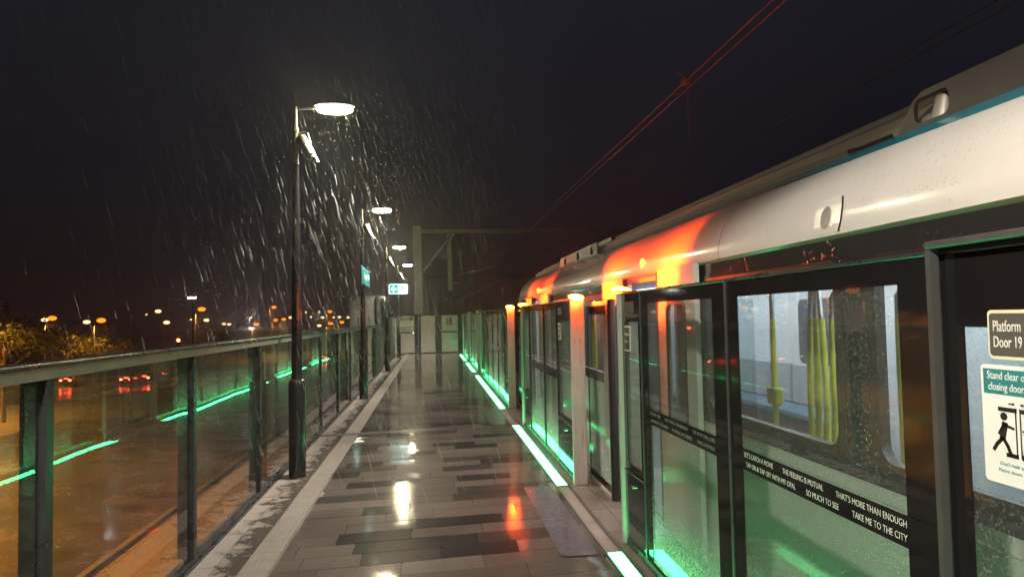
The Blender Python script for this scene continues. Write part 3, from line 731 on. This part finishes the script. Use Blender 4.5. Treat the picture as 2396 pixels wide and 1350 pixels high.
# cantrail, teal stripe and ribbed roof, lofted along the train with a rounded end
def shell(prof, name, mat, smooth=True):
    rings = []
    for yv, k in ((T0,1),(T1-.16,1),(T1-.05,.975),(T1,.92)):
        rings.append([(3.3-(3.3-p[0])*(k*.25+.75), yv, 1.0+(p[1]-1.0)*k if k < 1 else p[1]) for p in prof])
    return MB().loft(rings, close=False).build(name, mat, T, smooth)
cant = [(1.83,1.965),(1.795,1.97),(1.775,1.985),(1.775,2.03),(1.785,2.09),(1.805,2.155),(1.84,2.225),(1.885,2.29),(1.935,2.34)]
shell(cant, 'cantrail', M['train_white'])
stripe = [(1.935,2.34),(1.975,2.372),(2.025,2.405)]
shell(stripe, 'roof_stripe', M['train_teal'])
gut = [(2.025,2.405),(2.032,2.39),(2.055,2.39),(2.06,2.41)]
roof = list(gut)
for i in range(73):                                  # ribs stand out square to the curved roof
    t = i/72; x = 2.10 + 2.40*t; sn = max(math.sin(math.pi*t), .0)
    z = 2.425 + .41*sn**.66
    dz = .41*.66*max(sn, .04)**-.34*math.cos(math.pi*t)*math.pi/2.40
    nl = math.hypot(dz, 1); k = .024 if (i//2) % 2 else 0
    roof.append((x - dz/nl*k, z + k/nl))
roof += [(4.575,2.405),(4.67,2.34),(4.80,2.2),(4.83,1.9)]
shell(roof, 'roof', M['roof_metal'], False)
prof = cant[1:]
for yy in (3.93, 6.93, 8.06, -1.7, 1.35):
    rg = []
    for dy in (-.004, .004): rg.append([(p[0]-.003, yy+dy, p[1]) for p in prof])
    MB().loft(rg, close=False).build('panel_joint', M['rubber'], T)
# end wall, underframe
pe = [(1.82,-1.0)] + [(1.80,2.0)] + [(3.3-(3.3-p[0])*.98, 1.0+(p[1]-1.0)*.92) for p in cant[2:]] + [(2.5,2.45),(3.3,2.55),(4.1,2.45),(4.7,2.2),(4.8,-1.0)]
MB().plate(pe, [], lambda u,v,w_: (u, T1-.03+w_, v), .02).build('cab_end', M['train_dark'], T)
MB().box(1.95,4.65,T0,T1,-1.02,-.75).build('underframe', M['rubber'], T)
# interior: floor, far wall, ceiling, lights, seats, poles
MB().box(1.84,4.74,T0,T1-.1,-.05,0.0).build('cabin_floor', M['roof_box'], T)
MB().box(1.84,4.70,T0,T1-.1,2.12,2.16).build('ceiling', M['interior_white'], T)
MB().box(4.72,4.78,T0,T1-.1,0.001,2.119).build('far_wall', M['interior_white'], T)
for k in range(6):
    y0 = -7.6 + k*3.55
    MB().plate(rrect(y0, y0+1.5, .98, 1.80, .1), [], fx(4.708), .008).build('far_window', M['far_glass'], T)
for x in (2.5, 4.05):
    MB().box(x, x+.12, T0+.5, T1-.6, 2.098, 2.119).build('ceiling_light', M['cabin_light'], T)
for k, (y0, y1) in enumerate(((-4.6,-1.2),(1.0,4.6),(6.6,10.2))):
    st_ = MB().bbox(4.22,4.70,y0,y1,.38,.47,.02).build('bench_seat', M['seat_blue'], T)
    n = 7; wd = (y1-y0)/n
    for i in range(n): MB().bbox(4.60,4.70,y0+i*wd+.02,y0+(i+1)*wd-.02,.4705,.98,.02).build('seat_back', M['seat_grey'], st_)
    MB().bbox(4.18,4.22,y0-.03,y0,.2,1.25,.006).build('seat_screen', M['interior_white'], st_)
def pole(x, yv, bulge=0.0, kink=None):
    lo = [(x + 0, yv + bulge*math.sin(math.pi*(z-.0)/2.1), z) for z in [i*.1 for i in range(0, 17)]]
    hi = [(x, yv + bulge*math.sin(math.pi*z/2.1), z) for z in [1.6+i*.085 for i in range(0, 7)]]
    if kink:
        lo = [(x, yv, z) for z in (0, .5, 1.0, 1.6)]
        hi = [(x, yv, 1.6),(x,yv,1.72),(x+.02,yv+kink*.25,1.80),(x+.05,yv+kink*.6,1.87),(x+.1,yv+kink,1.90)]
    p = MB().tube(lo, .019, 10).build('handrail_pole', M['pole_yellow'], T, True)
    MB().tube(hi, .0165, 10).build('pole_top', M['steel'], p, True)
for yv in (4.28, -1.2, 10.0): pole(2.30, yv); 
for yv in (3.96, -1.5, 9.8):
    for b in (-.09, 0, .09): pole(2.42, yv, b)
pole(2.35, 3.68, kink=-.20); pole(2.35, 3.11, kink=-.25); pole(2.3, 2.2, kink=.2)
MB().bbox(2.27,2.33,4.22,4.34,1.02,1.14,.01).build('help_point', M['pole_yellow'], T)
# draught screens by the doors
for yy in (0.72, 4.85, 6.35, 10.5):
    MB().box(1.90,2.45,yy-.012,yy+.012,.15,1.75).build('draught_screen', M['train_glass'], T)
# roof equipment: side plates with cut-outs
def roof_unit(y_far, y_near, holes):
    z0, z1 = 2.402, 2.555
    o_ = [(y_far,z0),(y_far-.10,z1-.03),(y_far-.16,z1),(y_near,z1),(y_near,z0)]
    u = MB().plate(o_, holes, fx(2.040), .018).build('roof_unit', M['roof_box'], T)
    MB().box(2.22,4.3,y_near,y_far-.62,2.42,2.615).build('equipment_case', M['roof_box'], u)
    MB().tube([(2.09,y_far-.20,2.40),(2.10,y_far-.22,2.53)], [.045,.035], 12).build('lug', M['galv'], u, True)
    return u
roof_unit(2.66, -3.4, [rrect(2.36,2.55,2.425,2.53,.035)])
roof_unit(10.5, 8.0, [rrect(9.9,10.08,2.43,2.53,.03), rrect(9.0,9.18,2.43,2.53,.03), rrect(8.2,8.36,2.43,2.53,.03)])
MB().tube([(2.045,2.70,2.42),(2.045,2.95,2.42)], .010, 8).tube([(2.06,3.02,2.43),(2.05,2.86,2.41)], .014, 8).build('roof_bracket', M['rubber'], T)
# roof hand rail near the far end
MB().tube([(2.16,12.6,2.42),(2.16,12.6,2.53),(2.16,11.2,2.53),(2.16,11.2,2.42)], .012, 8).build('roof_rail', M['galv'], T)
def cx_at(z):
    for (xa, za), (xb, zb) in zip(cant[3:-1], cant[4:]):
        if za <= z <= zb: return xa + (xb-xa)*(z-za)/(zb-za)
    return 1.775
# speaker panel, indicator lamps, car number
sp = MB().plate(rrect(2.69,2.89,1.995,2.155,.035), [], lambda u,v,w_: (cx_at(v)-.003+w_, u, v), .006).build('speaker_panel', M['train_white'], T)
g = MB().plate(circ(2.80,2.07,.036,24,.052), [], lambda u,v,w_: (cx_at(v)-.006+w_, u, v), .003); g.build('speaker_grille', M['galv'], sp)
MB().tube([(cx_at(1.995)-.003,2.70,1.995),(cx_at(2.04)-.003,2.682,2.04),(cx_at(2.10)-.003,2.682,2.10),(cx_at(2.15)-.003,2.70,2.15)], .004, 6).build('panel_seal', M['rubber'], sp)
for d in (5.46, 11.08, -0.16):
    b = MB().ell((1.784, d, 2.08), .020, .030, .042, 14, 8).build('indicator_lamp', M['indicator'], T, True)

# ================================================================== END GATES, ENCLOSURE
s = thing('end_gate', 'grey metal end gates closing off the far end of the platform', 'gate', (0, YE, 0))
for a, b, split in ((-1.60,-.86,1.0), (-.56,.12,None), (.42,1.20,1.0)):
    MB().bbox(a,b,-.02,.02,.03,1.78,.008).build('gate_leaf', M['gate_metal'], s)
    if split: MB().box(a,b,-.03,-.0205,split-.03,split+.03).build('mid_rail', M['dark_metal'], s)
for a, b in ((-1.72,-1.60),(-.86,-.70),(-.66,-.56),(.12,.42),(1.20,1.40)):
    MB().bbox(a+.001,b-.001,-.05,.05,0,1.84,.008).build('gate_post', M['dark_metal'], s)
MB().tube([(-.68,-.08,0),(-.68,-.08,1.86)], .022, 10).build('latch_pole', M['steel'], s, True)
MB().tube([(-.88,-.05,.98),(-.96,-.05,.98)], .02, 8).build('handle', M['steel'], s, True)
# warning sign
s = thing('warning_sign', 'white danger sign with black oval on the left end gate', 'sign', (-1.23, YE-.035, 1.52))
fz = lambda yv: (lambda u, v, w_: (u, yv + w_, v))
MB().plate(rrect(-.33,.33,-.24,.24,.03), [], fz(-.006), .006).build('sheet', M['sign_white'], s)
MB().plate(rect(-.30,.30,.06,.21), [], fz(-.0085), .002).build('header', M['sign_black'], s)
MB().plate(circ(0,.135,.20,24,.058), [circ(0,.135,.185,24,.048)], fz(-.011), .002).build('oval', M['sign_white'], s)
text('DANGER', .075, 'lettering', M['sign_white'], s, (0,-.0095,.135), (1,0,0), (0,0,1), .0005, 'CENTER')
text('RESTRICTED', .085, 'lettering', M['sign_black'], s, (0,-.007,-.02), (1,0,0), (0,0,1), .0005, 'CENTER'); text('ACCESS', .085, 'lettering', M['sign_black'], s, (0,-.007,-.12), (1,0,0), (0,0,1), .0005, 'CENTER')
s = thing('prohibition_sign', 'small dark red sign on the right end gate', 'sign', (.78, YE-.035, 1.50))
MB().plate(rrect(-.13,.13,-.15,.15,.02), [], fz(-.006), .006).build('sheet', M['sign_red'], s)
MB().plate(circ(-.03,.06,.05), [circ(-.03,.06,.036)], fz(-.0085), .002).ribbon([(-.058,.088),(-.002,.032)], .012, fz(-.0085), .002).box(-.09,.09,-.0085,-.0065,-.06,-.045).box(-.09,.05,-.0085,-.0065,-.10,-.085).build('emblem', M['sign_white'], s)

# equipment enclosure with its dark door at the end of the balustrade
s = thing('equipment_enclosure', 'pale panelled enclosure standing where the balustrade ends', 'enclosure', (0, 0, 0))
MB().bbox(-2.75,-1.86,22.6,27.0,0,2.10,.01).bbox(-2.75,-1.86,22.6,27.0,2.115,2.34,.01).bbox(-2.75,-1.86,22.6,27.0,2.355,2.44,.01).box(-2.74,-1.87,22.61,26.99,2.09,2.36).build('wall', M['cladding'], s)
MB().bbox(-1.859,-1.72,22.5,23.0,0,2.46,.006).bbox(-1.859,-1.72,24.6,25.0,0,2.46,.006).bbox(-1.859,-1.72,23.0,24.6,2.30,2.46,.006).build('door_frame', M['dark_metal'], s)
d = MB().bbox(-1.85,-1.78,23.01,24.59,.02,2.29,.006).build('door', M['dark_metal'], s)
MB().tube([(-1.78,23.2,1.0),(-1.68,23.2,1.0),(-1.68,23.4,1.0)], .018, 8).bbox(-1.779,-1.76,23.14,23.28,.9,1.3,.004).build('handle', M['steel'], d)
MB().box(-1.72,-1.55,22.7,22.8,2.38,2.42).bbox(-1.60,-1.50,22.62,22.85,2.25,2.38,.01).build('door_closer', M['grey_paint'], s)
MB().tube([(-2.45,22.45,0),(-2.45,22.45,1.72),(-2.10,22.45,1.72),(-2.10,22.45,0)], .02, 8).build('guard_rail', M['dark_metal'], s)
s = thing('side_gate', 'narrow pale gate leaf between the enclosure and the end gates', 'gate', (-1.66, 0, 0))
MB().bbox(-.03,.03,25.3,28.6,.02,1.72,.01).build('leaf', M['cladding'], s); [MB().bbox(-.05,.05,a,b,0,h,.008).build('post', M['dark_metal'], s) for a, b, h in ((25.2,25.3,2.40),(28.6,28.75,1.85),(31.2,31.4,1.85))]
MB().box(-.025,.0,28.76,31.19,.05,1.7).build('panel', M['alu'], s)
# short dark barrier joining the balustrade and the enclosure
s = thing('link_panel', 'dark panel joining the balustrade end to the enclosure', 'panel', (FX, 0, 0))
MB().bbox(-.05,.03,19.42,22.48,0,1.43,.008).build('link_leaf', M['dark_metal'], s)

# ================================================================== CATENARY
s = thing('catenary_portal', 'grey steel overhead line portal standing beyond the end gate', 'portal', (0, 0, 0))
YP = 34.0
MB().bbox(-.90,-.50,YP-.2,YP+.2,-1.25,6.35,.02).build('mast', M['galv'], s)
MB().bbox(-.80,13.5,YP-.15,YP+.15,5.98,6.20,.02).build('beam', M['galv'], s)
MB().bbox(.80,1.02,YP-.1,YP+.1,3.05,5.979,.01).build('drop_post', M['galv'], s)
MB().tube([(-.52,YP-.25,4.0),(1.15,YP-.25,5.95)], .07, 8).build('brace', M['galv'], s)
MB().tube([(1.0,YP,3.75),(3.2,YP-.2,4.25)], .03, 8).tube([(1.0,YP,3.4),(1.9,YP,3.5)], .025, 8).tube([(1.0,YP,5.0),(3.3,YP,4.9)], .02, 8).build('cantilever', M['galv'], s)
s = thing('catenary_portal', 'fainter overhead line portal farther along the viaduct', 'portal', (0, 0, 0))
for x in (-.95, 11.6): MB().bbox(x,x+.45,74,74.4,-1.25,6.6,.02).build('mast', M['galv'], s)
MB().bbox(-.95,12,74.05,74.35,6.1,6.4,.02).build('beam', M['galv'], s)
def wire(x, z0, label, sag=0.0, r=.0075, y0=-6, y1=220):
    pts = []
    n = 80
    for i in range(n+1):
        yv = y0 + (y1-y0)*(i/n)**1.3
        ph = ((yv + 6) % 40)/40
        pts.append((x + max(yv-40, 0)**2*-.00016, yv, z0 - sag*4*ph*(1-ph)))
    o = MB().tube(pts, r, 6).build('overhead_wire', M['wire'], None, True)
    tag(o, label, 'overhead wire', 'overhead wires above the tracks'); return o
wire(3.27, 4.62, 'upper overhead wire of the steep pair crossing the sky')
wire(3.38, 4.60, 'lower overhead wire of the steep pair crossing the sky')
wire(7.20, 5.55, 'upper overhead wire of the flatter pair above the train roof', r=.012)
wire(7.35, 5.48, 'lower overhead wire of the flatter pair above the train roof', r=.012)
s = thing('wire_clamp', 'small clamp joining the two steep overhead wires', 'clamp', (3.3, 8.1, 4.62))
MB().bbox(-.05,.05,-.06,.06,-.03,.05,.008).build('body', M['wire'], s); MB().tube([(0,0,.05),(-.06,.2,.22)], .007, 6).tube([(.02,0,-.02),(.02,.05,-.75)], .003, 5).tube([(.08,.35,-.02),(-.03,.45,.0)], .008, 6).build('rod', M['wire'], s)
# rails
for x in (2.58, 4.02, 6.6, 8.04):
    tag(MB().box(x-.035,x+.035,-30,250,-1.25,-1.10).build('track_rail', M['galv']), kind='structure')
tag(MB().box(11.5,11.8,-40,320,-1.7,-.2).box(-1.9,-1.6,YE+1.2,320,-1.7,0).build('viaduct_parapet', M['concrete']), kind='structure')

# ================================================================== BEYOND THE PLATFORM
# street lamps: photo place of the head, distance, kind
def make_street_lamp(halo_mat, core_mat, watt, h=9.0):
    r = thing('street_lamp', 'x', 'street lamp')
    MB().tube([(0,0,-h),(0,0,-h+.5),(0,0,-.1),(.15,0,.12),(.7,0,.2)], [.13,.09,.06,.05,.04], 8).build('pole', M['galv'], r, True)
    hd = MB().bbox(.55,1.25,-.16,.16,.17,.30,.03).build('head', M['galv'], r)
    MB().ell((.92,0,.05), .58, .42, .32, 12, 8).build('lens', halo_mat, hd, True)  # oversized glowing shell, stands in for the halo around the lamp
    MB().ell((.92,-.10,-.05), .26, .27, .17, 12, 8).build('bulb', core_mat, hd, True)
    if watt:
        ld = bpy.data.lights.new('sodium_light', 'SPOT'); ld.spot_size = R(150); ld.spot_blend = .4; ld.energy = watt; ld.color = (1.0, 0.40, 0.045); ld.shadow_soft_size = .2
        lo = bpy.data.objects.new('sodium_light', ld); col.objects.link(lo); lo.parent = r; lo.location = (.92, 0, -.45)
    return r
SL = {'o': make_street_lamp(M['sodium'], M['sodium_core'], 3600), 'w': make_street_lamp(M['mercury'], M['mercury_core'], 0)}
first = {'o': True, 'w': True}
lampspec = [(105,747,120,'w','white street lamp at far left, paired with a brighter orange one'), (122,743,100,'o','brighter orange street lamp of the far left pair'),
 (203,752,118,'w','pinkish white street lamp just above the lit tree crown'), (237,748,96,'o','brightest orange street lamp, over the two lit trees'),
 (370,727,130,'w','street lamp with warm glow, highest between the trees and the white sign light'), (390,753,128,'w','street lamp directly under the one between the trees and bridge, lower'),
 (472,722,105,'o','orange street lamp just below the white bar of light'), (483,748,150,'w','yellowish street lamp above the small thin tree'),
 (600,758,150,'o','low orange street lamp in front of the bridge pylon'), (641,718,160,'o','high orange street lamp just right of the bridge pylon'),
 (664,746,170,'o','orange street lamp amid the cluster left of the near lamp post'), (645,748,180,'o','smaller orange lamp at the left of that cluster'),
 (680,742,190,'w','whitish lamp touching the left side of the near lamp post'), (772,728,170,'o','high orange street lamp between the two lamp posts'),
 (773,756,165,'o','orange street lamp directly under the high one between the posts'), (800,753,170,'o','low orange street lamp close to the second lamp post'),
 (747,761,180,'w','lowest pale street lamp, just over the handrail'), (755,742,210,'w','white street lamp below the high orange one, to its left'),
 (794,741,215,'w','white street lamp right of the high orange one'), (815,742,220,'w','white street lamp nearest the second lamp post'), (730,741,225,'w','white street lamp just right of the near lamp post'),
 (783,742,240,'w','pale small lamp between two white street lamps'), (524,757,200,'w','left one of two small white lamps left of the bridge pylon'), (536,758,200,'w','right one of two small white lamps left of the bridge pylon'),
 (590,742,230,'w','white lamp at the foot of the bridge pylon'), (718,730,260,'w','tiny lamp above the cluster right of the near lamp post'), (749,729,260,'w','tiny lamp left of the high orange street lamp'),
 (449,747,240,'w','tiny white lamp under the white bar of light'), (345,735,260,'w','tiny white lamp left of the warm street lamp'), (578,767,230,'w','tiny lamp low beside the bridge pylon')]
for px, py, Y, k, lab in lampspec:
    if first[k]: o = SL[k]; first[k] = False
    else: o = copy_tree(SL[k])
    p = at(px, py, Y); o.location = (p.x - .92, p.y, p.z - .15)
    sc = {True: .65, False: 1.0}[Y >= 225]; o.scale = (sc, sc, max(1.0, sc))
    tag(o, lab, 'street lamp', 'street lamps around the road')
    if (px, py) == (590, 742):                        # the lamp at the foot of the bridge washes its pylon
        ld = bpy.data.lights.new('pylon_light', 'POINT'); ld.energy = 2600; ld.color = (1.0, .80, .78); ld.shadow_soft_size = .3
        lo = bpy.data.objects.new('pylon_light', ld); col.objects.link(lo); lo.parent = o; lo.location = (.92, 0, -.7)
# lamp posts down by the path and the side road, left of the picture: they light the ground below the platform
for x, yv, z, P, lab in ((-16.5, 9, -1.3, 8000, 'orange street lamp standing left of the picture by the path'), (-21, 25, .6, 17000, 'orange street lamp left of the picture over the side road'),
                         (-29, 38, .8, 30000, 'orange street lamp left of the picture near the big dim tree'), (-44, 60, 1.0, 30000, 'orange street lamp left of the picture where the road starts')):
    o = copy_tree(SL['o']); o.location = (x, yv, z); o.scale = (1, 1, (z-GZ)/9.0); tag(o, lab, 'street lamp', 'street lamps around the road')
    for ch in o.children:
        if ch.type == 'LIGHT': ch.data = ch.data.copy(); ch.data.energy = P
# white bar of light (lit sign box on a mast)
p = at(449, 697, 90)
s = thing('floodlight', 'white bar of light hanging alone in the dark sky', 'floodlight', tuple(p))
MB().bbox(-.50,.50,-.06,.2,.10,.22,.02).build('housing', M['dark_metal'], s); MB().bbox(-.48,.48,-.08,.1,-.08,.098,.02).build('lens', M['headlamp'], s)
MB().tube([(0,.3,.1),(0,.3,GZ-p.z)], .08, 8).build('pole', M['black_paint'], s)
# bare poles
for px, py, Y, lab in ((306,737,75,'bare slim pole right of the two lit trees'), (362,762,85,'bare pole with a pale foot under the warm street lamp'), (556,750,120,'bare pole left of the bridge pylon')):
    p = at(px, py, Y)
    o = MB().tube([(0,0,0),(0,0,p.z-GZ)], [.11,.07], 8).build('utility_pole', M['galv'], None, True); o.location = (p.x,p.y,GZ); tag(o, lab, 'pole', 'bare poles by the road')
# traffic light
p = at(418, 796, 70)
s = thing('traffic_light', 'traffic light showing red just above the handrail', 'traffic light', (p.x, p.y, GZ))
MB().tube([(0,.15,0),(0,.15,p.z-GZ+.3)], .07, 8).build('pole', M['galv'], s, True)
MB().bbox(-.2,.2,-.05,.15,p.z-GZ-.85,p.z-GZ+.25,.03).build('case', M['black_paint'], s); MB().ell((0,-.07,p.z-GZ), .16,.05,.16, 14, 8).build('red_lens', emat('signal_red', (1,.07,.02), 60), s, True)

# cars
def make_car():
    r = thing('car', 'x', 'car')
    prof = [(-2.15,.35),(-2.2,.75),(-1.95,1.0),(-1.7,1.05),(-1.15,1.45),(.45,1.48),(1.15,1.05),(2.0,.92),(2.2,.7),(2.2,.35)]
    rings = []
    for x, k in ((-.88,.93),(-.80,1.0),(.80,1.0),(.88,.93)):
        rings.append([(x*(1 if p[1] < 1.06 else .82), p[0]*k, p[1]*k+.02) for p in prof])
    MB().loft(rings, caps=True).build('body', M['car_paint'], r, False)
    MB().add([(-.66,-1.72,1.10),(.66,-1.72,1.10),(.60,-1.22,1.44),(-.60,-1.22,1.44)], [(0,1,2,3)]).build('rear_window', M['frit'], r)
    for sx in (-1, 1):
        MB().bbox(sx*.62-.17,sx*.62+.17,-2.235,-2.19,.72,.90,.01).build('tail_lamp', M['tail'], r)
        for yv in (-1.35, 1.35):
            wl = MB().tube([(sx*.72,yv,.32),(sx*.90,yv,.32)], .32, 14).build('wheel', M['rubber'], r, True)
    MB().bbox(-.30,.30,-2.06,-2.0,1.02,1.05,.004).build('brake_lamp', M['tail'], r)
    MB().bbox(-.26,.26,-2.235,-2.2,.48,.60,.004).build('number_plate', M['sign_white'], r)
    return r
M['car_paint'] = pmat('car_paint', (0.10, 0.10, 0.11), 0.2, 0.3, 0.1, 3, coat=.5)
car = make_car()
carspec = [(178,890,'lone car with red tail lights at the left end of the road'), (316,888,'car with red tail lights, second from the left on the road'), (357,884,'car with red tail lights in the middle of the queue'),
           (394,878,'car bunched closely behind the queue leader, tail lights touching its neighbour'), (422,870,'car at the head of the queue with its tail lights seen below the red signal'), (763,838,'car with red lights seen behind the glass right of the near lamp post')]
for i, (px, py, lab) in enumerate(carspec):
    o = car if i == 0 else copy_tree(car)
    d = rot @ Vector(((px-1198)/FPX, -(py-675)/FPX, -1.0)); k = (GZ+.6-H)/d.z
    o.location = (d.x*k, d.y*k, GZ+.02); o.rotation_euler = (0, 0, math.atan2(-RD.x, RD.y)*.2); tag(o, lab, 'car', 'cars queuing on the road')

# trees
def make_tree(name, h, cr_, label, seed, n=1500, group='trees beyond the balustrade', lf=.16, sparse=0.0):
    rg = random.Random(seed)
    r = thing(name, label, 'tree', (0,0,0), group)
    g = MB(); g.tube([(0,0,0),(.05,.03,h*.25),(-.06,.05,h*.5),(.05,0,h*.78)], [.20,.15,.11,.05], 9)
    tips = [Vector((.05,0,h*.8))]
    for k in range(9):
        a = rg.uniform(0, 6.28); z0 = h*rg.uniform(.28,.6); L = cr_*rg.uniform(.6,1.0)
        b = Vector((math.cos(a)*L, math.sin(a)*L, z0 + h*rg.uniform(.1,.34))); m_ = Vector((b.x*.45, b.y*.45, z0+(b.z-z0)*.6))
        g.tube([(0,0,z0), m_, b], [.08,.05,.02], 6); tips += [b, m_*.4+b*.6]
    g.build('trunk', M['bark'], r, True)
    g = MB(); cl = []
    for t in tips:
        for q in range(3): cl.append((t + Vector((rg.gauss(0,.35),rg.gauss(0,.35),rg.gauss(.1,.3)))*cr_*.32, cr_*rg.uniform(.16,.34)))
    for i in range(n):
        c, rad = rg.choice(cl); v = Vector((rg.gauss(0,1),rg.gauss(0,1),rg.gauss(0,.7))); v = v.normalized()*rad*rg.random()**.4
        p = c + v; u = Vector((rg.gauss(0,1),rg.gauss(0,1),rg.gauss(0,1))).normalized(); w_ = u.orthogonal().normalized(); s_ = lf*rg.uniform(.6,1.4)
        g.add([p-u*s_, p+w_*s_*.5, p+u*s_, p-w_*s_*.5], [(0,1,2,3)])
    g.build('crown', M['leaf'], r, fix=False)
    return r
treespec = [('broad_tree', 165+15, 757, 108, 4.4, 'rounded tree lit orange, left of the brightest orange lamp', 1500, .20), ('broad_tree', 232, 768, 101, 4.0, 'bushier tree directly under the brightest orange lamp', 1500, .2),
            ('broad_tree', 12, 700, 62, 4.6, 'big dim tree at the left picture edge', 2600, .17), ('broad_tree', 60, 768, 80, 4.2, 'low dark tree beside the big one at the left edge', 1500, .17),
            ('slim_tree', 520, 766, 118, 1.6, 'thin bright orange tree left of the bridge pylon', 700, .16), ('broad_tree', 480, 764, 125, 3.6, 'dim wide tree beside the thin bright one', 1200, .2),
            ('broad_tree', -60, 690, 70, 4.6, 'dim tree cut off by the left picture edge', 1800, .18)]
for i, (nm, px, py, Y, c, lab, n, lf) in enumerate(treespec):
    p = at(px, py, Y); h = (p.z - GZ)
    t = make_tree(nm, h, c, lab, 100+i, n, lf=lf); t.location = (p.x, p.y, GZ); t.rotation_euler = (0,0,i*1.3)

# lamp that lights the big left tree stands outside the picture
o = copy_tree(SL['o']); p = at(-95, 715, 58); o.location = tuple(p); tag(o, 'orange street lamp beyond the left picture edge behind the big tree', 'street lamp', 'street lamps around the road')

# cable-stayed bridge
YB = 300.0
s = thing('cable_bridge', 'faint cable-stayed bridge with a single grey pylon far away', 'bridge', (0, 0, 0))
pt = at(604, 622, YB); pbm = at(604, 745, YB)
M['pylon'] = pmat('pylon', (0.50,0.46,0.46), .7, 0, .1, .1)
MB().loft([[(pt.x-3.6,YB-3,GZ),(pt.x+3.6,YB-3,GZ),(pt.x+3.6,YB+3,GZ),(pt.x-3.6,YB+3,GZ)], [(pt.x-1.9,YB-2,pt.z),(pt.x+1.9,YB-2,pt.z),(pt.x+1.9,YB+2,pt.z),(pt.x-1.9,YB+2,pt.z)]], caps=True).build('pylon', M['pylon'], s)
MB().box(pt.x-75,pt.x+95,YB-5,YB+5,pbm.z-1.5,pbm.z-.2).box(pt.x-75,pt.x+95,YB-5.3,YB-5.01,pbm.z-.6,pbm.z+.9).build('deck', M['pylon'], s)
g = MB(); g2 = MB()
for k in range(1, 12):
    z = pt.z - 1 - (11-k)*1.1
    for sg in (-1, 1):
        xe = pt.x + sg*(6+k*4.6)
        g.tube([(pt.x, YB-2, z), (xe, YB-5, pbm.z)], .09, 5)
        g2.tube([(xe, YB-5.0, pbm.z), (xe+(pt.x-xe)*.04, YB-5, pbm.z+(z-pbm.z)*.04*1.4)], .22, 6)
g.add(g2.v, g2.f); g.build('stay_cables', M['pylon'], s)
# far buildings and the long low shed behind the road
for i, (x0, x1, Y, z1, lab) in enumerate(((-62,-44,210,-1.2,'long low shed with orange lit wall far behind the road'), (-48,-30,250,-2.2,'lower far shed right of the near lamp post'))):
    b = thing('shed', lab, 'shed', (0,0,0), 'low sheds beyond the road')
    MB().box(x0,x1,Y,Y+14,GZ,z1).build('wall', M['concrete'], b); MB().loft([[(x0-.5,Y-.6,z1+.005),(x1+.5,Y-.6,z1+.005),(x1+.5,Y+15,z1+.005),(x0-.5,Y+15,z1+.005)],[(x0-.5,Y-.6,z1+.3),(x1+.5,Y-.6,z1+.3),(x1+.5,Y+15,z1+1.2),(x0-.5,Y+15,z1+1.2)]], caps=True).build('roof', M['galv'], b)
    g = MB()
    for k in range(5): xx = x0 + 1.5 + k*(x1-x0-3)/5; MB().box(xx, xx+1.6, Y-.06, Y-.003, GZ+.1, GZ+2.4).build('door', M['roof_box'], b)
# low dark wood along the horizon
g = MB(); rg = random.Random(5)
for i in range(6000):
    x = rg.uniform(-330, 60); Y = rg.uniform(300, 380) + abs(x)*.1; hh = 5.0 + 2.5*math.sin(x*.11)+1.5*math.sin(x*.31+1)
    p = Vector((x, Y, GZ + rg.random()*hh)); u = Vector((rg.gauss(0,1),rg.gauss(0,1),rg.gauss(0,1))).normalized(); q = u.orthogonal().normalized(); s_ = rg.uniform(.8,1.8)
    g.add([p-u*s_, p+q*s_*.6, p+u*s_, p-q*s_*.6], [(0,1,2,3)])
tag(g.build('far_wood', M['leaf'], fix=False), 'dark low wood along the horizon beyond the road', 'wood', kind='stuff')

# ================================================================== RAIN
g = MB(); rg = random.Random(11)
dirv = Vector((.27, -.03, -.96)).normalized(); side = dirv.orthogonal().normalized(); up = dirv.cross(side)
def drop(p, L, r):
    a, b = p - dirv*L*.5, p + dirv*L*.5
    mid = p + dirv*L*.15
    ring = [mid + (side*math.cos(t)+up*math.sin(t))*r for t in (0, 2.094, 4.189)]
    g.add([a, b] + ring, [(0,2,3),(0,3,4),(0,4,2),(1,3,2),(1,4,3),(1,2,4)])
LP = [Vector((LX + .42, yy, 3.95)) for yy in (7.35, 14.2, 21.6, 28.8)]
n = 0
while n < 7500:
    if n < 4300:                                   # the drops that pass through the lamps' light
        c = LP[rg.choice((0,0,0,0,0,1,1,2,3))]
        p = c + Vector((rg.gauss(.5, 1.15), rg.gauss(-.5, 1.3), rg.gauss(-1.15, 1.1)))
    else:
        p = Vector((rg.uniform(-3.0, 3.0), 4.8 + 24*rg.random()**1.3, rg.uniform(.3, 5.2)))
        if rg.random() < .5: p.y = rg.uniform(9, 28)
    if p.z < .2 or (p.x > 1.2 and p.z < 2.95) or p.y < 4.6 or (p.x > .7 and p.y < 9): continue
    drop(p, rg.uniform(.06, .27), rg.uniform(.0005, .0013)); n += 1
M['rain'] = pmat('rain', (0.44,0.45,0.46), .3, 0, .02)
tag(g.build('rain', M['rain'], fix=False), 'slanting rain drops lit by the platform lamps', 'rain', kind='stuff')

# ================================================================== HAZE
o = MB().box(-420, 130, -60, 460, GZ-1.0, 36).build('haze', bpy.data.materials.new('haze_air'))
m = o.data.materials[0]; m.use_nodes = True; nt = m.node_tree; nt.nodes.clear()
oo = nt.nodes.new("ShaderNodeOutputMaterial"); pv = nt.nodes.new("ShaderNodeVolumePrincipled")
pv.inputs["Color"].default_value = (0.9, 0.9, 0.9, 1); pv.inputs["Density"].default_value = 0.0028; pv.inputs["Anisotropy"].default_value = 0.78
nt.links.new(pv.outputs[0], oo.inputs["Volume"])
tag(o, 'thin night rain haze in the air', 'haze', kind='stuff')
